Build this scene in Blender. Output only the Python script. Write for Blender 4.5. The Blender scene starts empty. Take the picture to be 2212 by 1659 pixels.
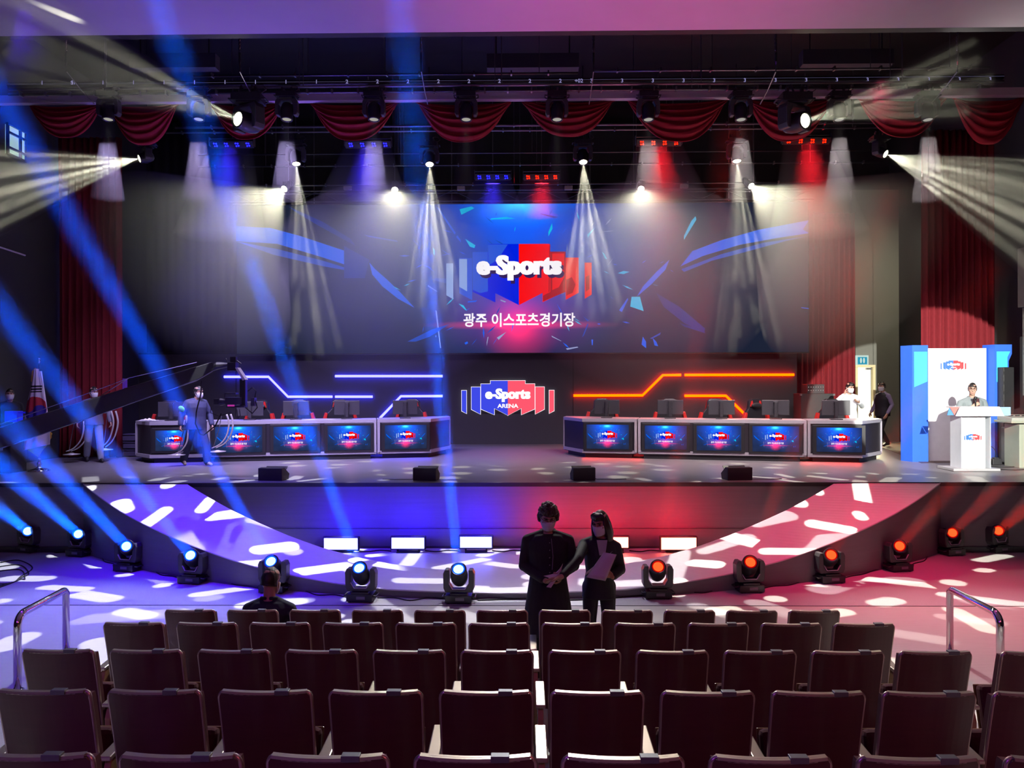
import bpy, bmesh, math, random
from mathutils import Vector, Matrix, Quaternion
from mathutils import noise as mnoise
PI = math.pi
scn = bpy.context.scene
COL = scn.collection
R = math.radians

# ------------------------------------------------------------------ camera
YAW, ROLL, FPX = 0.0136, 0.0028, 1661.0
CF = Vector((-math.sin(YAW), math.cos(YAW), 0))
_r0 = Vector((math.cos(YAW), math.sin(YAW), 0)); _u0 = Vector((0, 0, 1))
CR = _r0*math.cos(ROLL) - _u0*math.sin(ROLL)
CU = _u0*math.cos(ROLL) + _r0*math.sin(ROLL)
CAM = Vector((0, 0, 3.0))
cam_data = bpy.data.cameras.new('camera')
cam = bpy.data.objects.new('camera', cam_data); COL.objects.link(cam)
cam_data.sensor_width = 36.0; cam_data.lens = 36.0*FPX/2212.0
cam_data.clip_start = 0.05; cam_data.clip_end = 200
cm = Matrix.Identity(4)
for i in range(3):
    cm[i][0] = CR[i]; cm[i][1] = CU[i]; cm[i][2] = -CF[i]; cm[i][3] = CAM[i]
cam.matrix_world = cm
scn.camera = cam

def W(px, py, y=None, z=None):
    """world point seen at a photo pixel, on the vertical plane at depth y or on the level z"""
    d = CF + CR*((px-1106)/FPX) - CU*((py-829.5)/FPX)
    t = (y/d.y) if y is not None else (z-CAM.z)/d.z
    return CAM + d*t

# ------------------------------------------------------------------ colour management, world
vs = scn.view_settings
vs.view_transform = 'Standard'; vs.look = 'None'; vs.gamma = 1.0; vs.exposure = 0.0
vs.use_curve_mapping = False
scn.cycles.use_denoising = True
scn.cycles.volume_bounces = 0
scn.cycles.max_bounces = 6
scn.cycles.diffuse_bounces = 3
scn.cycles.transparent_max_bounces = 64
scn.cycles.sample_clamp_indirect = 4.0
scn.cycles.caustics_reflective = False; scn.cycles.caustics_refractive = False
wd = bpy.data.worlds.new('world'); scn.world = wd; wd.use_nodes = True
wd.node_tree.nodes['Background'].inputs[0].default_value = (0.16, 0.10, 0.26, 1)
wd.node_tree.nodes['Background'].inputs[1].default_value = 0.05

# ------------------------------------------------------------------ lights
def srgb(h):
    h = h.lstrip('#'); v = [int(h[i:i+2], 16)/255 for i in (0, 2, 4)]
    return tuple(c/12.92 if c <= 0.04045 else ((c+0.055)/1.055)**2.4 for c in v)

def aim(o, loc, tgt):
    loc = Vector(loc); d = (Vector(tgt)-loc).normalized()
    o.location = loc
    o.rotation_mode = 'QUATERNION'
    o.rotation_quaternion = d.to_track_quat('-Z', 'Y')

def spot(name, loc, tgt, color, power, angle, blend=0.3, size=0.05):
    l = bpy.data.lights.new(name, 'SPOT'); l.color = color; l.energy = power
    l.spot_size = R(angle); l.spot_blend = blend; l.shadow_soft_size = size
    o = bpy.data.objects.new(name, l); COL.objects.link(o); aim(o, loc, tgt)
    return o

def area(name, loc, tgt, color, power, sx, sy=None, spread=180, shape=None):
    l = bpy.data.lights.new(name, 'AREA'); l.color = color; l.energy = power
    l.shape = shape or ('RECTANGLE' if sy else 'SQUARE'); l.size = sx
    if sy: l.size_y = sy
    l.spread = R(spread)
    o = bpy.data.objects.new(name, l); COL.objects.link(o); aim(o, loc, tgt)
    return o

def gobo_nodes(o, kind, seed=0.0, scale=1.0, power=1.0):
    """a patterned glass (gobo) in the lamp: the light is broken up by direction"""
    l = o.data; l.use_nodes = True; nt = l.node_tree; nt.nodes.clear()
    N = nt.nodes.new; L = nt.links.new
    out = N('ShaderNodeOutputLight'); em = N('ShaderNodeEmission')
    L(em.outputs[0], out.inputs[0])
    tc = N('ShaderNodeTexCoord'); sp = N('ShaderNodeSeparateXYZ'); L(tc.outputs['Normal'], sp.inputs[0])
    def m(op, a, b=None, c=None):
        n = N('ShaderNodeMath'); n.operation = op
        for k, v in enumerate((a, b, c)):
            if v is None: continue
            if isinstance(v, (int, float)): n.inputs[k].default_value = v
            else: L(v, n.inputs[k])
        return n.outputs[0]
    u = m('DIVIDE', sp.outputs[0], sp.outputs[2]); v = m('DIVIDE', sp.outputs[1], sp.outputs[2])
    if kind == 'dashes':
        S = 7.8*scale
        cx = N('ShaderNodeCombineXYZ'); L(m('MULTIPLY', u, S), cx.inputs[0]); L(m('MULTIPLY', v, S), cx.inputs[1])
        of = N('ShaderNodeVectorMath'); of.operation = 'ADD'; of.inputs[1].default_value = (seed*3.1, seed*1.7, 0); L(cx.outputs[0], of.inputs[0])
        vo = N('ShaderNodeTexVoronoi'); vo.voronoi_dimensions = '2D'; vo.feature = 'F1'
        vo.inputs['Scale'].default_value = 1.0; vo.inputs['Randomness'].default_value = 0.55
        L(of.outputs[0], vo.inputs['Vector'])
        df = N('ShaderNodeVectorMath'); df.operation = 'SUBTRACT'; L(of.outputs[0], df.inputs[0]); L(vo.outputs['Position'], df.inputs[1])
        ds = N('ShaderNodeSeparateXYZ'); L(df.outputs[0], ds.inputs[0])
        ctr = N('ShaderNodeVectorMath'); ctr.operation = 'SUBTRACT'; ctr.inputs[1].default_value = (seed*3.1, seed*1.7, 0); L(vo.outputs['Position'], ctr.inputs[0])
        cs = N('ShaderNodeSeparateXYZ'); L(ctr.outputs[0], cs.inputs[0])
        rc = N('ShaderNodeSeparateColor'); L(vo.outputs['Color'], rc.inputs[0])
        ang = m('ADD', m('ARCTAN2', cs.outputs[1], cs.outputs[0]), m('MULTIPLY', m('SUBTRACT', rc.outputs[0], 0.5), 1.1))
        ca = m('COSINE', ang); sa = m('SINE', ang)
        pa = m('ADD', m('MULTIPLY', ds.outputs[0], ca), m('MULTIPLY', ds.outputs[1], sa))
        pb = m('SUBTRACT', m('MULTIPLY', ds.outputs[1], ca), m('MULTIPLY', ds.outputs[0], sa))
        ln = m('MULTIPLY', rc.outputs[1], 0.60)
        qa = m('MAXIMUM', m('SUBTRACT', m('ABSOLUTE', pa), ln), 0.0)
        dist = m('SQRT', m('ADD', m('MULTIPLY', qa, qa), m('MULTIPLY', pb, pb)))
        wd_ = m('ADD', m('MULTIPLY', rc.outputs[2], 0.06), 0.085)
        ss = N('ShaderNodeMapRange'); ss.interpolation_type = 'SMOOTHSTEP'
        ss.inputs['From Min'].default_value = 0.035; ss.inputs['From Max'].default_value = -0.01
        L(m('SUBTRACT', dist, wd_), ss.inputs['Value'])
        val = ss.outputs[0]
    else:  # rays: a ring of small holes gives a fan of thin beams
        cx = N('ShaderNodeCombineXYZ'); L(u, cx.inputs[0]); L(v, cx.inputs[1]); cx.inputs[2].default_value = seed
        vo = N('ShaderNodeTexVoronoi'); vo.voronoi_dimensions = '2D'; vo.feature = 'F1'
        vo.inputs['Scale'].default_value = 9.0*scale; vo.inputs['Randomness'].default_value = 0.7
        L(cx.outputs[0], vo.inputs['Vector'])
        ss = N('ShaderNodeMapRange'); ss.interpolation_type = 'SMOOTHSTEP'
        ss.inputs['From Min'].default_value = 0.32; ss.inputs['From Max'].default_value = 0.14
        ss.inputs['To Min'].default_value = 0.03
        L(vo.outputs['Distance'], ss.inputs['Value'])
        val = ss.outputs[0]
    L(m('MULTIPLY', val, power), em.inputs['Strength'])
    return o

CREAM = (1.0, 0.97, 0.72)
# colour wash over the ramp, the front floor and the stage: blue on one side, magenta on the other
spot('wash_blue_ramp', (-5.5, 12.4, 8.0), (-4.9, 12.0, 0), (0.055, 0.0, 1.0), 3000, 50, 0.9, 0.25)
spot('wash_blue_floor', (-6.5, 10.0, 8.0), (-6.0, 9.8, 0), (0.06, 0.0, 1.0), 2000, 64, 1.0, 0.3)
spot('wash_magenta_ramp', (5.6, 12.4, 8.0), (5.0, 12.0, 0), (1.0, 0.02, 0.12), 1350, 50, 0.9, 0.25)
spot('wash_magenta_floor', (6.6, 10.0, 8.0), (6.4, 9.8, 0), (1.0, 0.015, 0.12), 1300, 60, 1.0, 0.3)
spot('wash_violet_centre', (0.0, 13.6, 8.0), (0.0, 11.4, 0), (0.62, 0.50, 1.0), 900, 40, 1.0, 0.2)
# white wash thrown forward from the stage bars over the hall floor
spot('wash_left_floor', (-4.5, 14.2, 7.7), (-6.3, 7.0, 0), (0.72, 0.76, 1.0), 2000, 54, 0.6, 0.1)
spot('wash_right_floor', (4.5, 14.2, 7.7), (6.3, 6.6, 0), (1.0, 0.82, 0.82), 1500, 54, 0.6, 0.1)
spot('wash_centre_floor', (0.5, 14.2, 7.7), (0.4, 6.2, 0.4), (0.97, 0.95, 0.9), 2100, 58, 0.8, 0.3)  # added fill, widened to brighten the seat tops like the dazzling lamps
area('wash_stage_left', (-5.0, 14.3, 7.5), (-5.0, 18.3, 1.2), (0.60, 0.48, 1.0), 420, 6.0, 0.4, 78)
area('wash_stage_right', (5.0, 14.3, 7.5), (5.0, 18.3, 1.2), (1.0, 0.82, 0.86), 270, 6.0, 0.4, 78)
area('wing_worklight', (10.9, 20.6, 7.6), (9.9, 23.3, 3.0), (1.0, 0.94, 0.66), 55, 0.5, 0.5, 140)  # unseen lamp added to lift the black wing wall
# added unseen spots that tint the rigging and the pelmet beam from below
spot('rig_blue', (-5.0, 15.6, 2.4), (-5.0, 15.2, 9), (0.22, 0.10, 1.0), 700, 84, 1.0, 0.3)
spot('rig_pale', (5.5, 15.6, 2.4), (5.5, 15.2, 9), (1.0, 0.72, 0.82), 170, 84, 1.0, 0.3)
# weak coloured fill lamps, added unseen behind the camera for the seat backs
area('house_left', (-4.5, -2.5, 6.5), (-3, 5, 0.5), (0.42, 0.06, 1.0), 80, 4, 1.5)
area('house_right', (4.5, -2.5, 6.5), (3, 5, 0.5), (1.0, 0.16, 0.22), 70, 4, 1.5)
# follow spot on the lectern
spot('follow_spot', (4.3, -3.4, 7.4), W(2028, 872, y=18.0), (1.0, 0.99, 0.9), 38000, 11.8, 0.05, 0.05)
# ------------------------------------------------------------------ materials
MATS = {}
def mat(name, color, rough=0.6, metal=0.0, emit=None, es=1.0, spec=0.5, var=0.0, vscale=8.0, bump=0.0, coat=0.0, stretch=None):
    if name in MATS: return MATS[name]
    m = bpy.data.materials.new(name); m.use_nodes = True; nt = m.node_tree
    b = nt.nodes['Principled BSDF']; N = nt.nodes.new; L = nt.links.new
    b.inputs['Base Color'].default_value = (*color[:3], 1)
    b.inputs['Roughness'].default_value = rough; b.inputs['Metallic'].default_value = metal
    b.inputs['Specular IOR Level'].default_value = spec
    if coat: b.inputs['Coat Weight'].default_value = coat; b.inputs['Coat Roughness'].default_value = 0.15
    if emit is not None:
        b.inputs['Emission Color'].default_value = (*emit[:3], 1); b.inputs['Emission Strength'].default_value = es
    tc = N('ShaderNodeTexCoord'); mp = N('ShaderNodeMapping'); L(tc.outputs['Object'], mp.inputs[0])
    if stretch: mp.inputs['Scale'].default_value = stretch
    no = N('ShaderNodeTexNoise'); no.inputs['Scale'].default_value = vscale; no.inputs['Detail'].default_value = 4
    L(mp.outputs[0], no.inputs[0])
    v = var if var else 0.06
    mx = N('ShaderNodeMix'); mx.data_type = 'RGBA'
    mx.inputs[6].default_value = (*[c*(1-v) for c in color[:3]], 1)
    mx.inputs[7].default_value = (*[min(1, c*(1+v)) for c in color[:3]], 1)
    L(no.outputs[0], mx.inputs[0]); L(mx.outputs[2], b.inputs['Base Color'])
    if bump:
        bp = N('ShaderNodeBump'); bp.inputs['Strength'].default_value = bump; bp.inputs['Distance'].default_value = 0.01
        L(no.outputs[0], bp.inputs['Height']); L(bp.outputs[0], b.inputs['Normal'])
    MATS[name] = m
    return m

def glow_mat(name, color, strength=1.0):
    if name in MATS: return MATS[name]
    m = bpy.data.materials.new(name); m.use_nodes = True; nt = m.node_tree
    nt.nodes.clear()
    o = nt.nodes.new('ShaderNodeOutputMaterial'); e = nt.nodes.new('ShaderNodeEmission')
    e.inputs[0].default_value = (*color[:3], 1); e.inputs[1].default_value = strength
    nt.links.new(e.outputs[0], o.inputs[0]); MATS[name] = m
    return m

def haze_mat(name, density, aniso=0.0, color=(1, 1, 1)):
    if name in MATS: return MATS[name]
    m = bpy.data.materials.new(name); m.use_nodes = True; nt = m.node_tree; nt.nodes.clear()
    o = nt.nodes.new('ShaderNodeOutputMaterial'); s = nt.nodes.new('ShaderNodeVolumeScatter')
    s.inputs['Color'].default_value = (*color, 1); s.inputs['Density'].default_value = density
    s.inputs['Anisotropy'].default_value = aniso
    nt.links.new(s.outputs[0], o.inputs['Volume']); MATS[name] = m
    m.cycles.homogeneous_volume = True
    return m

M_BLACK = mat('black_paint', (0.012, 0.012, 0.014), 0.5)
M_DARK = mat('dark_grey_plastic', (0.03, 0.03, 0.034), 0.4)
M_STEEL = mat('scuffed_steel', (0.35, 0.35, 0.37), 0.35, 0.9)
M_CHROME = mat('chrome', (0.8, 0.8, 0.82), 0.08, 1.0)
M_WHITE = mat('white_paint', (0.8, 0.8, 0.8), 0.5)
M_RUBBER = mat('black_rubber', (0.01, 0.01, 0.01), 0.7)

# ------------------------------------------------------------------ mesh helpers
def finish(name, bm, mats, parent=None, smooth=False, loc=None, bevel=0, voxel=0, subsurf=0, solid=0, label=None):
    bmesh.ops.recalc_face_normals(bm, faces=bm.faces)
    me = bpy.data.meshes.new(name); bm.to_mesh(me); bm.free()
    for m in (mats if isinstance(mats, (list, tuple)) else [mats]): me.materials.append(m)
    if smooth:
        for p in me.polygons: p.use_smooth = True
    o = bpy.data.objects.new(name, me); COL.objects.link(o)
    if parent: o.parent = parent
    if loc is not None: o.location = loc
    if solid:
        s = o.modifiers.new('solidify', 'SOLIDIFY'); s.thickness = solid; s.offset = 0
    if voxel:
        s = o.modifiers.new('remesh', 'REMESH'); s.mode = 'VOXEL'; s.voxel_size = voxel; s.use_smooth_shade = True
        s = o.modifiers.new('smooth', 'SMOOTH'); s.factor = 0.5; s.iterations = 3
    if bevel:
        s = o.modifiers.new('bevel', 'BEVEL'); s.width = bevel; s.segments = 2; s.limit_method = 'ANGLE'; s.angle_limit = R(40)
    if subsurf:
        s = o.modifiers.new('subsurf', 'SUBSURF'); s.levels = subsurf; s.render_levels = subsurf
    if label: o['label'] = label
    return o

def meta(o, label=None, cat=None, group=None, kind=None):
    if label: o['label'] = label
    if cat: o['category'] = cat
    if group: o['group'] = group
    if kind: o['kind'] = kind
    return o

def thing(name, loc, label, cat, group=None, rz=0.0, kind=None):
    o = bpy.data.objects.new(name, None); COL.objects.link(o)
    o.empty_display_size = 0.1
    o.location = loc; o.rotation_euler = (0, 0, rz)
    return meta(o, label, cat, group, kind)

def copy_tree(o, parent=None):
    c = o.copy(); COL.objects.link(c); c.parent = parent
    for ch in list(o.children): copy_tree(ch, c)
    return c

def BM(): return bmesh.new()

def box(bm, c, s, mi=0, rot=None):
    """box with centre c and sizes s"""
    hx, hy, hz = s[0]/2, s[1]/2, s[2]/2
    vs_ = []
    for x, y, z in ((-1,-1,-1),(1,-1,-1),(1,1,-1),(-1,1,-1),(-1,-1,1),(1,-1,1),(1,1,1),(-1,1,1)):
        v = Vector((x*hx, y*hy, z*hz))
        if rot is not None: v = rot @ v
        vs_.append(bm.verts.new(v+Vector(c)))
    for f in ((0,3,2,1),(4,5,6,7),(0,1,5,4),(1,2,6,5),(2,3,7,6),(3,0,4,7)):
        bm.faces.new([vs_[i] for i in f]).material_index = mi
    return bm

def prism(bm, pts, y0, y1, mi=0, axis='y', cap=True):
    """outline pts (x,z) extruded from y0 to y1 (axis y), or (x,y) from z0 to z1 (axis z), or (y,z) from x0 to x1"""
    def P(a, b, t):
        return {'y': (a, t, b), 'z': (a, b, t), 'x': (t, a, b)}[axis]
    A = [bm.verts.new(P(a, b, y0)) for a, b in pts]; B = [bm.verts.new(P(a, b, y1)) for a, b in pts]
    n = len(pts)
    if cap:
        bm.faces.new(A).material_index = mi; bm.faces.new(B[::-1]).material_index = mi
    for i in range(n):
        bm.faces.new((A[i], B[i], B[(i+1) % n], A[(i+1) % n])).material_index = mi
    return bm

def ring_faces(bm, rings, mi=0, close=True, caps=True):
    for a, b in zip(rings[:-1], rings[1:]):
        n = len(a)
        for i in range(n if close else n-1):
            bm.faces.new((a[i], a[(i+1) % n], b[(i+1) % n], b[i])).material_index = mi
    if caps and close:
        bm.faces.new(rings[0][::-1]).material_index = mi; bm.faces.new(rings[-1]).material_index = mi

def tube(bm, pts, r, seg=8, mi=0, caps=True, up=None, flat=1.0):
    """round bar through pts; r one radius or one per point"""
    pts = [Vector(p) for p in pts]; n = len(pts)
    rs = r if isinstance(r, (list, tuple)) else [r]*n
    rings = []; prev = None
    for i, p in enumerate(pts):
        t = (pts[min(i+1, n-1)]-pts[max(i-1, 0)])
        if t.length < 1e-9: t = Vector((0, 0, 1))
        t.normalize()
        if prev is None:
            a = Vector(up) if up else (Vector((0, 0, 1)) if abs(t.z) < 0.9 else Vector((1, 0, 0)))
            x = (a - t*a.dot(t)).normalized()
        else:
            x = (prev - t*prev.dot(t))
            if x.length < 1e-6: x = Vector((1, 0, 0)) - t*t.x
            x.normalize()
        prev = x; y = t.cross(x)
        rad = rs[i]
        rx, ry = rad if isinstance(rad, (list, tuple)) else (rad, rad*flat)
        rings.append([bm.verts.new(p + x*math.cos(2*PI*k/seg)*rx + y*math.sin(2*PI*k/seg)*ry) for k in range(seg)])
    ring_faces(bm, rings, mi, True, caps)
    return bm

def lathe(bm, prof, seg=24, mi=0, M=None, caps=True):
    """profile [(r,z)] turned about z, then moved by matrix M"""
    M = M or Matrix.Identity(4)
    rings = [[bm.verts.new(M @ Vector((max(r, 1e-4)*math.cos(2*PI*k/seg), max(r, 1e-4)*math.sin(2*PI*k/seg), z))) for k in range(seg)] for r, z in prof]
    ring_faces(bm, rings, mi, True, caps)
    return bm

def ball(bm, c, r, mi=0, seg=14, rings=9, rot=None):
    rx, ry, rz = r if isinstance(r, (list, tuple)) else (r, r, r)
    R_ = []
    for j in range(1, rings):
        a = PI*j/rings
        row = []
        for k in range(seg):
            v = Vector((rx*math.sin(a)*math.cos(2*PI*k/seg), ry*math.sin(a)*math.sin(2*PI*k/seg), -rz*math.cos(a)))
            if rot is not None: v = rot @ v
            row.append(bm.verts.new(v+Vector(c)))
        R_.append(row)
    t = Vector((0, 0, rz)); b = -t
    if rot is not None: t = rot @ t; b = rot @ b
    vb = bm.verts.new(b+Vector(c)); vt = bm.verts.new(t+Vector(c))
    ring_faces(bm, R_, mi, True, False)
    for k in range(seg):
        bm.faces.new((R_[0][(k+1) % seg], R_[0][k], vb)).material_index = mi
        bm.faces.new((R_[-1][k], R_[-1][(k+1) % seg], vt)).material_index = mi
    return bm

def poly(bm, pts, mi=0):
    bm.faces.new([bm.verts.new(p) for p in pts]).material_index = mi
    return bm

def quad_strip(bm, A, B, mi=0):
    a = [bm.verts.new(p) for p in A]; b = [bm.verts.new(p) for p in B]
    for i in range(len(a)-1):
        bm.faces.new((a[i], a[i+1], b[i+1], b[i])).material_index = mi

_tc = {}
def text_bm(bm, s, cx, cz, h, w=None, mi=0, y=0.0, bold=0.0, depth=0.0, plane='xz', M=None):
    """lettering centred at cx with its base line box centred at cz; h total height; w forced width"""
    key = (s, bold)
    if key not in _tc:
        cu = bpy.data.curves.new('t', 'FONT'); cu.body = s; cu.size = 1.0; cu.offset = bold; cu.resolution_u = 3
        cu.fill_mode = 'FRONT'
        ob = bpy.data.objects.new('t', cu)
        me = bpy.data.meshes.new_from_object(ob)
        _tc[key] = ([v.co.copy() for v in me.vertices], [list(p.vertices) for p in me.polygons])
        bpy.data.objects.remove(ob); bpy.data.curves.remove(cu); bpy.data.meshes.remove(me)
    V, F = _tc[key]
    if not V: return bm
    x0 = min(v.x for v in V); x1 = max(v.x for v in V); y0 = min(v.y for v in V); y1 = max(v.y for v in V)
    sy = h/(y1-y0); sx = (w/(x1-x0)) if w else sy
    nv = []
    for v in V:
        a = cx+(v.x-(x0+x1)/2)*sx; b = cz+(v.y-(y0+y1)/2)*sy
        p = Vector((a, y, b)) if plane == 'xz' else Vector((a, b, y))
        nv.append(bm.verts.new(M @ p if M else p))
    for f in F:
        try: bm.faces.new([nv[i] for i in f]).material_index = mi
        except ValueError: pass
    return bm

def chain_pts(p0, p1, sag, n=16):
    p0 = Vector(p0); p1 = Vector(p1)
    return [p0.lerp(p1, i/n) - Vector((0, 0, sag*4*(i/n)*(1-i/n))) for i in range(n+1)]

# ------------------------------------------------------------------ haze lit by a lamp
def cone_haze(name, a, d, length, r0, r1, dens, seg=20, aniso=0.0):
    """the drifting haze that a lamp shines through: a long soft body of thin smoke"""
    a = Vector(a); d = Vector(d).normalized()
    bm = BM(); tube(bm, [a+d*(length*k/6) for k in range(7)], [r0+(r1-r0)*k/6 for k in range(7)], seg)
    o = finish(name, bm, haze_mat('haze_%g_%g' % (dens, aniso), dens, aniso))
    meta(o, kind='stuff')
    return o
# ------------------------------------------------------------------ setting
M_CARPET = mat('speckled_carpet', (0.42, 0.42, 0.44), 0.9, var=0.25, vscale=90, bump=0.3)
M_VINYL = mat('pale_wood_vinyl', (0.52, 0.51, 0.49), 0.42, var=0.10, vscale=5, stretch=(0.8, 6, 1), bump=0.05)
M_STAGE = mat('grey_stage_boards', (0.17, 0.165, 0.17), 0.38, var=0.28, vscale=2.6, stretch=(0.8, 7, 1), bump=0.05)
M_RAMP = mat('white_ramp_vinyl', (0.78, 0.78, 0.80), 0.42)
M_RISER = mat('grey_stage_front', (0.17, 0.165, 0.18), 0.6, var=0.12, vscale=3, stretch=(0.3, 1, 9))
M_WALLK = mat('dark_theatre_wall', (0.035, 0.034, 0.04), 0.8)
M_WALLG = mat('grey_green_wing_wall', (0.16, 0.16, 0.14), 0.8, var=0.05)
M_CEIL = mat('pale_grey_plaster', (0.55, 0.55, 0.56), 0.85, var=0.06, vscale=2)
M_PANEL = mat('charcoal_backdrop_boards', (0.055, 0.052, 0.062), 0.65)

def struct(name, bm, m, **k):
    o = finish(name, bm, m, **k)
    return meta(o, kind='structure')

SY = 13.70                     # front edge of the stage
SZ = 1.24                      # its height
ACX, OYC, ORR = -0.25, 21.98, 11.26     # outer edge of the ramp (circle on plan)
IYC, IRR = 22.40, 10.45                 # inner edge
OTH = math.asin(7.63/11.26); ITH = math.acos((IYC-SY)/IRR)
OTH = math.acos((OYC-SY)/ORR)
PROF = [(0, .09), (.2, .11), (.3, .165), (.4, .25), (.5, .37), (.6, .52), (.7, .69), (.8, .86), (.9, 1.05), (1.0, 1.236)]
def prof(s):
    s = abs(s)
    for (a, b), (c, d) in zip(PROF[:-1], PROF[1:]):
        if s <= c: 
            t = (s-a)/(c-a); return b+(d-b)*t
    return PROF[-1][1]

# hall floor: carpet near the stage, pale vinyl towards the seats
bm = BM(); box(bm, (0, 17.1, -0.1), (26, 13.4, 0.2)); struct('floor', bm, M_CARPET)
bm = BM(); box(bm, (0, 3.7, -0.1), (26, 13.39, 0.2)); struct('floor_vinyl', bm, M_VINYL)
bm = BM(); box(bm, (0, 10.4, 0.002), (26, 0.012, 0.006)); struct('trim_floor_joint', bm, M_DARK)
# stage
bm = BM(); box(bm, (0, (SY+23.8)/2, SZ-0.03), (26, 23.8-SY, 0.06)); struct('floor_stage', bm, M_STAGE)
bm = BM(); box(bm, (0, SY+0.10, (SZ-0.06)/2), (26, 0.12, SZ-0.06)); 
struct('wall_stage_front', bm, M_RISER)
bm = BM(); box(bm, (0, SY-0.012, SZ-0.03), (26, 0.03, 0.07)); struct('trim_stage_edge', bm, M_BLACK)
bm = BM(); box(bm, (0, SY+0.02, 0.05), (26, 0.05, 0.10)); box(bm, (0, SY+0.03, 0.42), (15, 0.035, 0.008)); struct('baseboard_stage', bm, M_DARK)
# curved ramp sweeping down from both ends of the stage to the floor
def ramp_pt(s, inner):
    if inner: a = s*ITH; return Vector((ACX+IRR*math.sin(a), IYC-IRR*math.cos(a), prof(s)))
    a = s*OTH; return Vector((ACX+ORR*math.sin(a), OYC-ORR*math.cos(a), prof(s)))
NS = 120
ss = [-1+2*i/NS for i in range(NS+1)]
bm = BM()
O = [ramp_pt(s, 0) for s in ss]; I = [ramp_pt(s, 1) for s in ss]
quad_strip(bm, O, I)
quad_strip(bm, [Vector((p.x, p.y, 0)) for p in I], I)
struct('floor_ramp', bm, M_RAMP, smooth=False)
bm = BM()
quad_strip(bm, [Vector((p.x, p.y-0.012, 0)) for p in O], [p-Vector((0, 0.012, 0.012)) for p in O])
struct('wall_ramp_side', bm, M_RISER)
bm = BM(); tube(bm, [p+Vector((0, -0.01, -0.008)) for p in O], 0.012, 6); struct('trim_ramp_edge', bm, mat('pale_edge_strip', (0.6, 0.58, 0.62), 0.4))
# low platform inside the ramp
bm = BM(); pts = [(p.x, p.y+0.02) for p in I]
prism(bm, pts, 0.0, 0.075, axis='z'); struct('floor_platform', bm, M_RAMP)
# walls and ceiling
bm = BM(); box(bm, (-11.45, 10, 5), (0.3, 28, 12)); struct('wall_left', bm, M_WALLK)
bm = BM(); box(bm, (11.45, 10, 5), (0.3, 28, 12)); struct('wall_right', bm, M_WALLK)
bm = BM(); box(bm, (0, 23.95, 5), (23.2, 0.3, 12)); struct('wall_back', bm, M_WALLK)
bm = BM(); box(bm, (0, -4.1, 5), (23.2, 0.3, 12)); struct('wall_rear', bm, M_WALLK)
bm = BM(); box(bm, (0, 4.0, 8.65), (23.2, 16.0, 0.3)); struct('ceiling', bm, M_CEIL)
bm = BM(); box(bm, (0, 18.0, 11.1), (23.2, 12.4, 0.2)); struct('ceiling_stage', bm, M_BLACK)
bm = BM(); box(bm, (0, 12.08, 9.8), (23.2, 0.15, 2.6)); struct('wall_bulkhead', bm, M_BLACK)

# seating tiers and aisle treads
TZ = [0.0, 0.17, 0.32, 0.47, 0.61, 0.78]
TY = [(6.45, 7.35), (5.5, 6.45), (4.5, 5.5), (3.5, 4.5), (2.5, 3.5), (-4, 2.5)]
bm = BM()
for k in range(1, 6):
    y1 = TY[k-1][0] - 0.0
    box(bm, (0, (-4+y1)/2, (TZ[k]+TZ[k-1])/2), (11.2, y1+4, TZ[k]-TZ[k-1]))
struct('floor_tiers', bm, M_VINYL)

# windows of the control room, high on the side wall
bm = BM(); box(bm, (-11.28, 16.97, 8.4), (0.04, 0.60, 0.64)); 
w1 = struct('window_1', bm, glow_mat('lit_room_behind', (0.40, 0.62, 0.50), 0.8))
bm = BM()
for y in (16.66, 17.08, 17.28): box(bm, (-11.24, y, 8.4), (0.06, 0.04, 0.70))
for z in (8.07, 8.22, 8.55, 8.73): box(bm, (-11.24, 16.97, z), (0.06, 0.66, 0.04))
finish('window_frame', bm, M_BLACK, parent=w1)
# pale grille rail on the side wall below it
p0 = W(0, 532, y=15.4); p1 = W(40, 543, y=16.6)
bm = BM(); tube(bm, [(-11.28, 16.4, 5.99), (-11.28, 17.3, 5.95)], 0.02, 6)
o = finish('wall_rail', bm, M_WHITE); meta(o, 'thin pale rail fixed on the dark left wall below the window', 'rail')

# far wing: grey wall, lit doorway, restroom sign
bm = BM()
xa, xb, xd0, xd1 = W(1842, 900, y=23.2).x, W(2010, 900, y=23.2).x, W(1849, 900, y=23.2).x, W(1887, 900, y=23.2).x
zt = W(1868, 793, y=23.2).z
box(bm, ((xa+xd0)/2, 23.3, 5), (xd0-xa, 0.15, 7.6)); box(bm, ((xd1+11.3)/2, 23.3, 5), (11.3-xd1, 0.15, 7.6))
box(bm, ((xd0+xd1)/2, 23.3, (zt+8.8)/2), (xd1-xd0+0.02, 0.15, 8.8-zt))
struct('wall_wing_right', bm, M_WALLG)
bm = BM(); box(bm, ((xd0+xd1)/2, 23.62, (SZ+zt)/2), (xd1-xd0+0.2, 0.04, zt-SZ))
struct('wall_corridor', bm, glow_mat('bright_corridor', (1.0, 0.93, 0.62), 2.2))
bm = BM()
for x in (xd0, xd1): box(bm, (x, 23.2, (SZ+zt)/2), (0.07, 0.12, zt-SZ))
box(bm, ((xd0+xd1)/2, 23.2, zt+0.03), (xd1-xd0+0.07, 0.12, 0.07))
d1 = struct('door_1', bm, mat('cream_door_frame', (0.7, 0.6, 0.35), 0.5))
bm = BM(); box(bm, (xd0+0.36, 23.16, zt-0.05), (0.16, 0.08, 0.06)); finish('door_closer', bm, M_STEEL, parent=d1)
area('corridor_light', ((xd0+xd1)/2, 23.1, 2.6), ((xd0+xd1)/2, 20, 1.3), (1, 0.9, 0.55), 60, 0.5, 1.8, 120)
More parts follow.
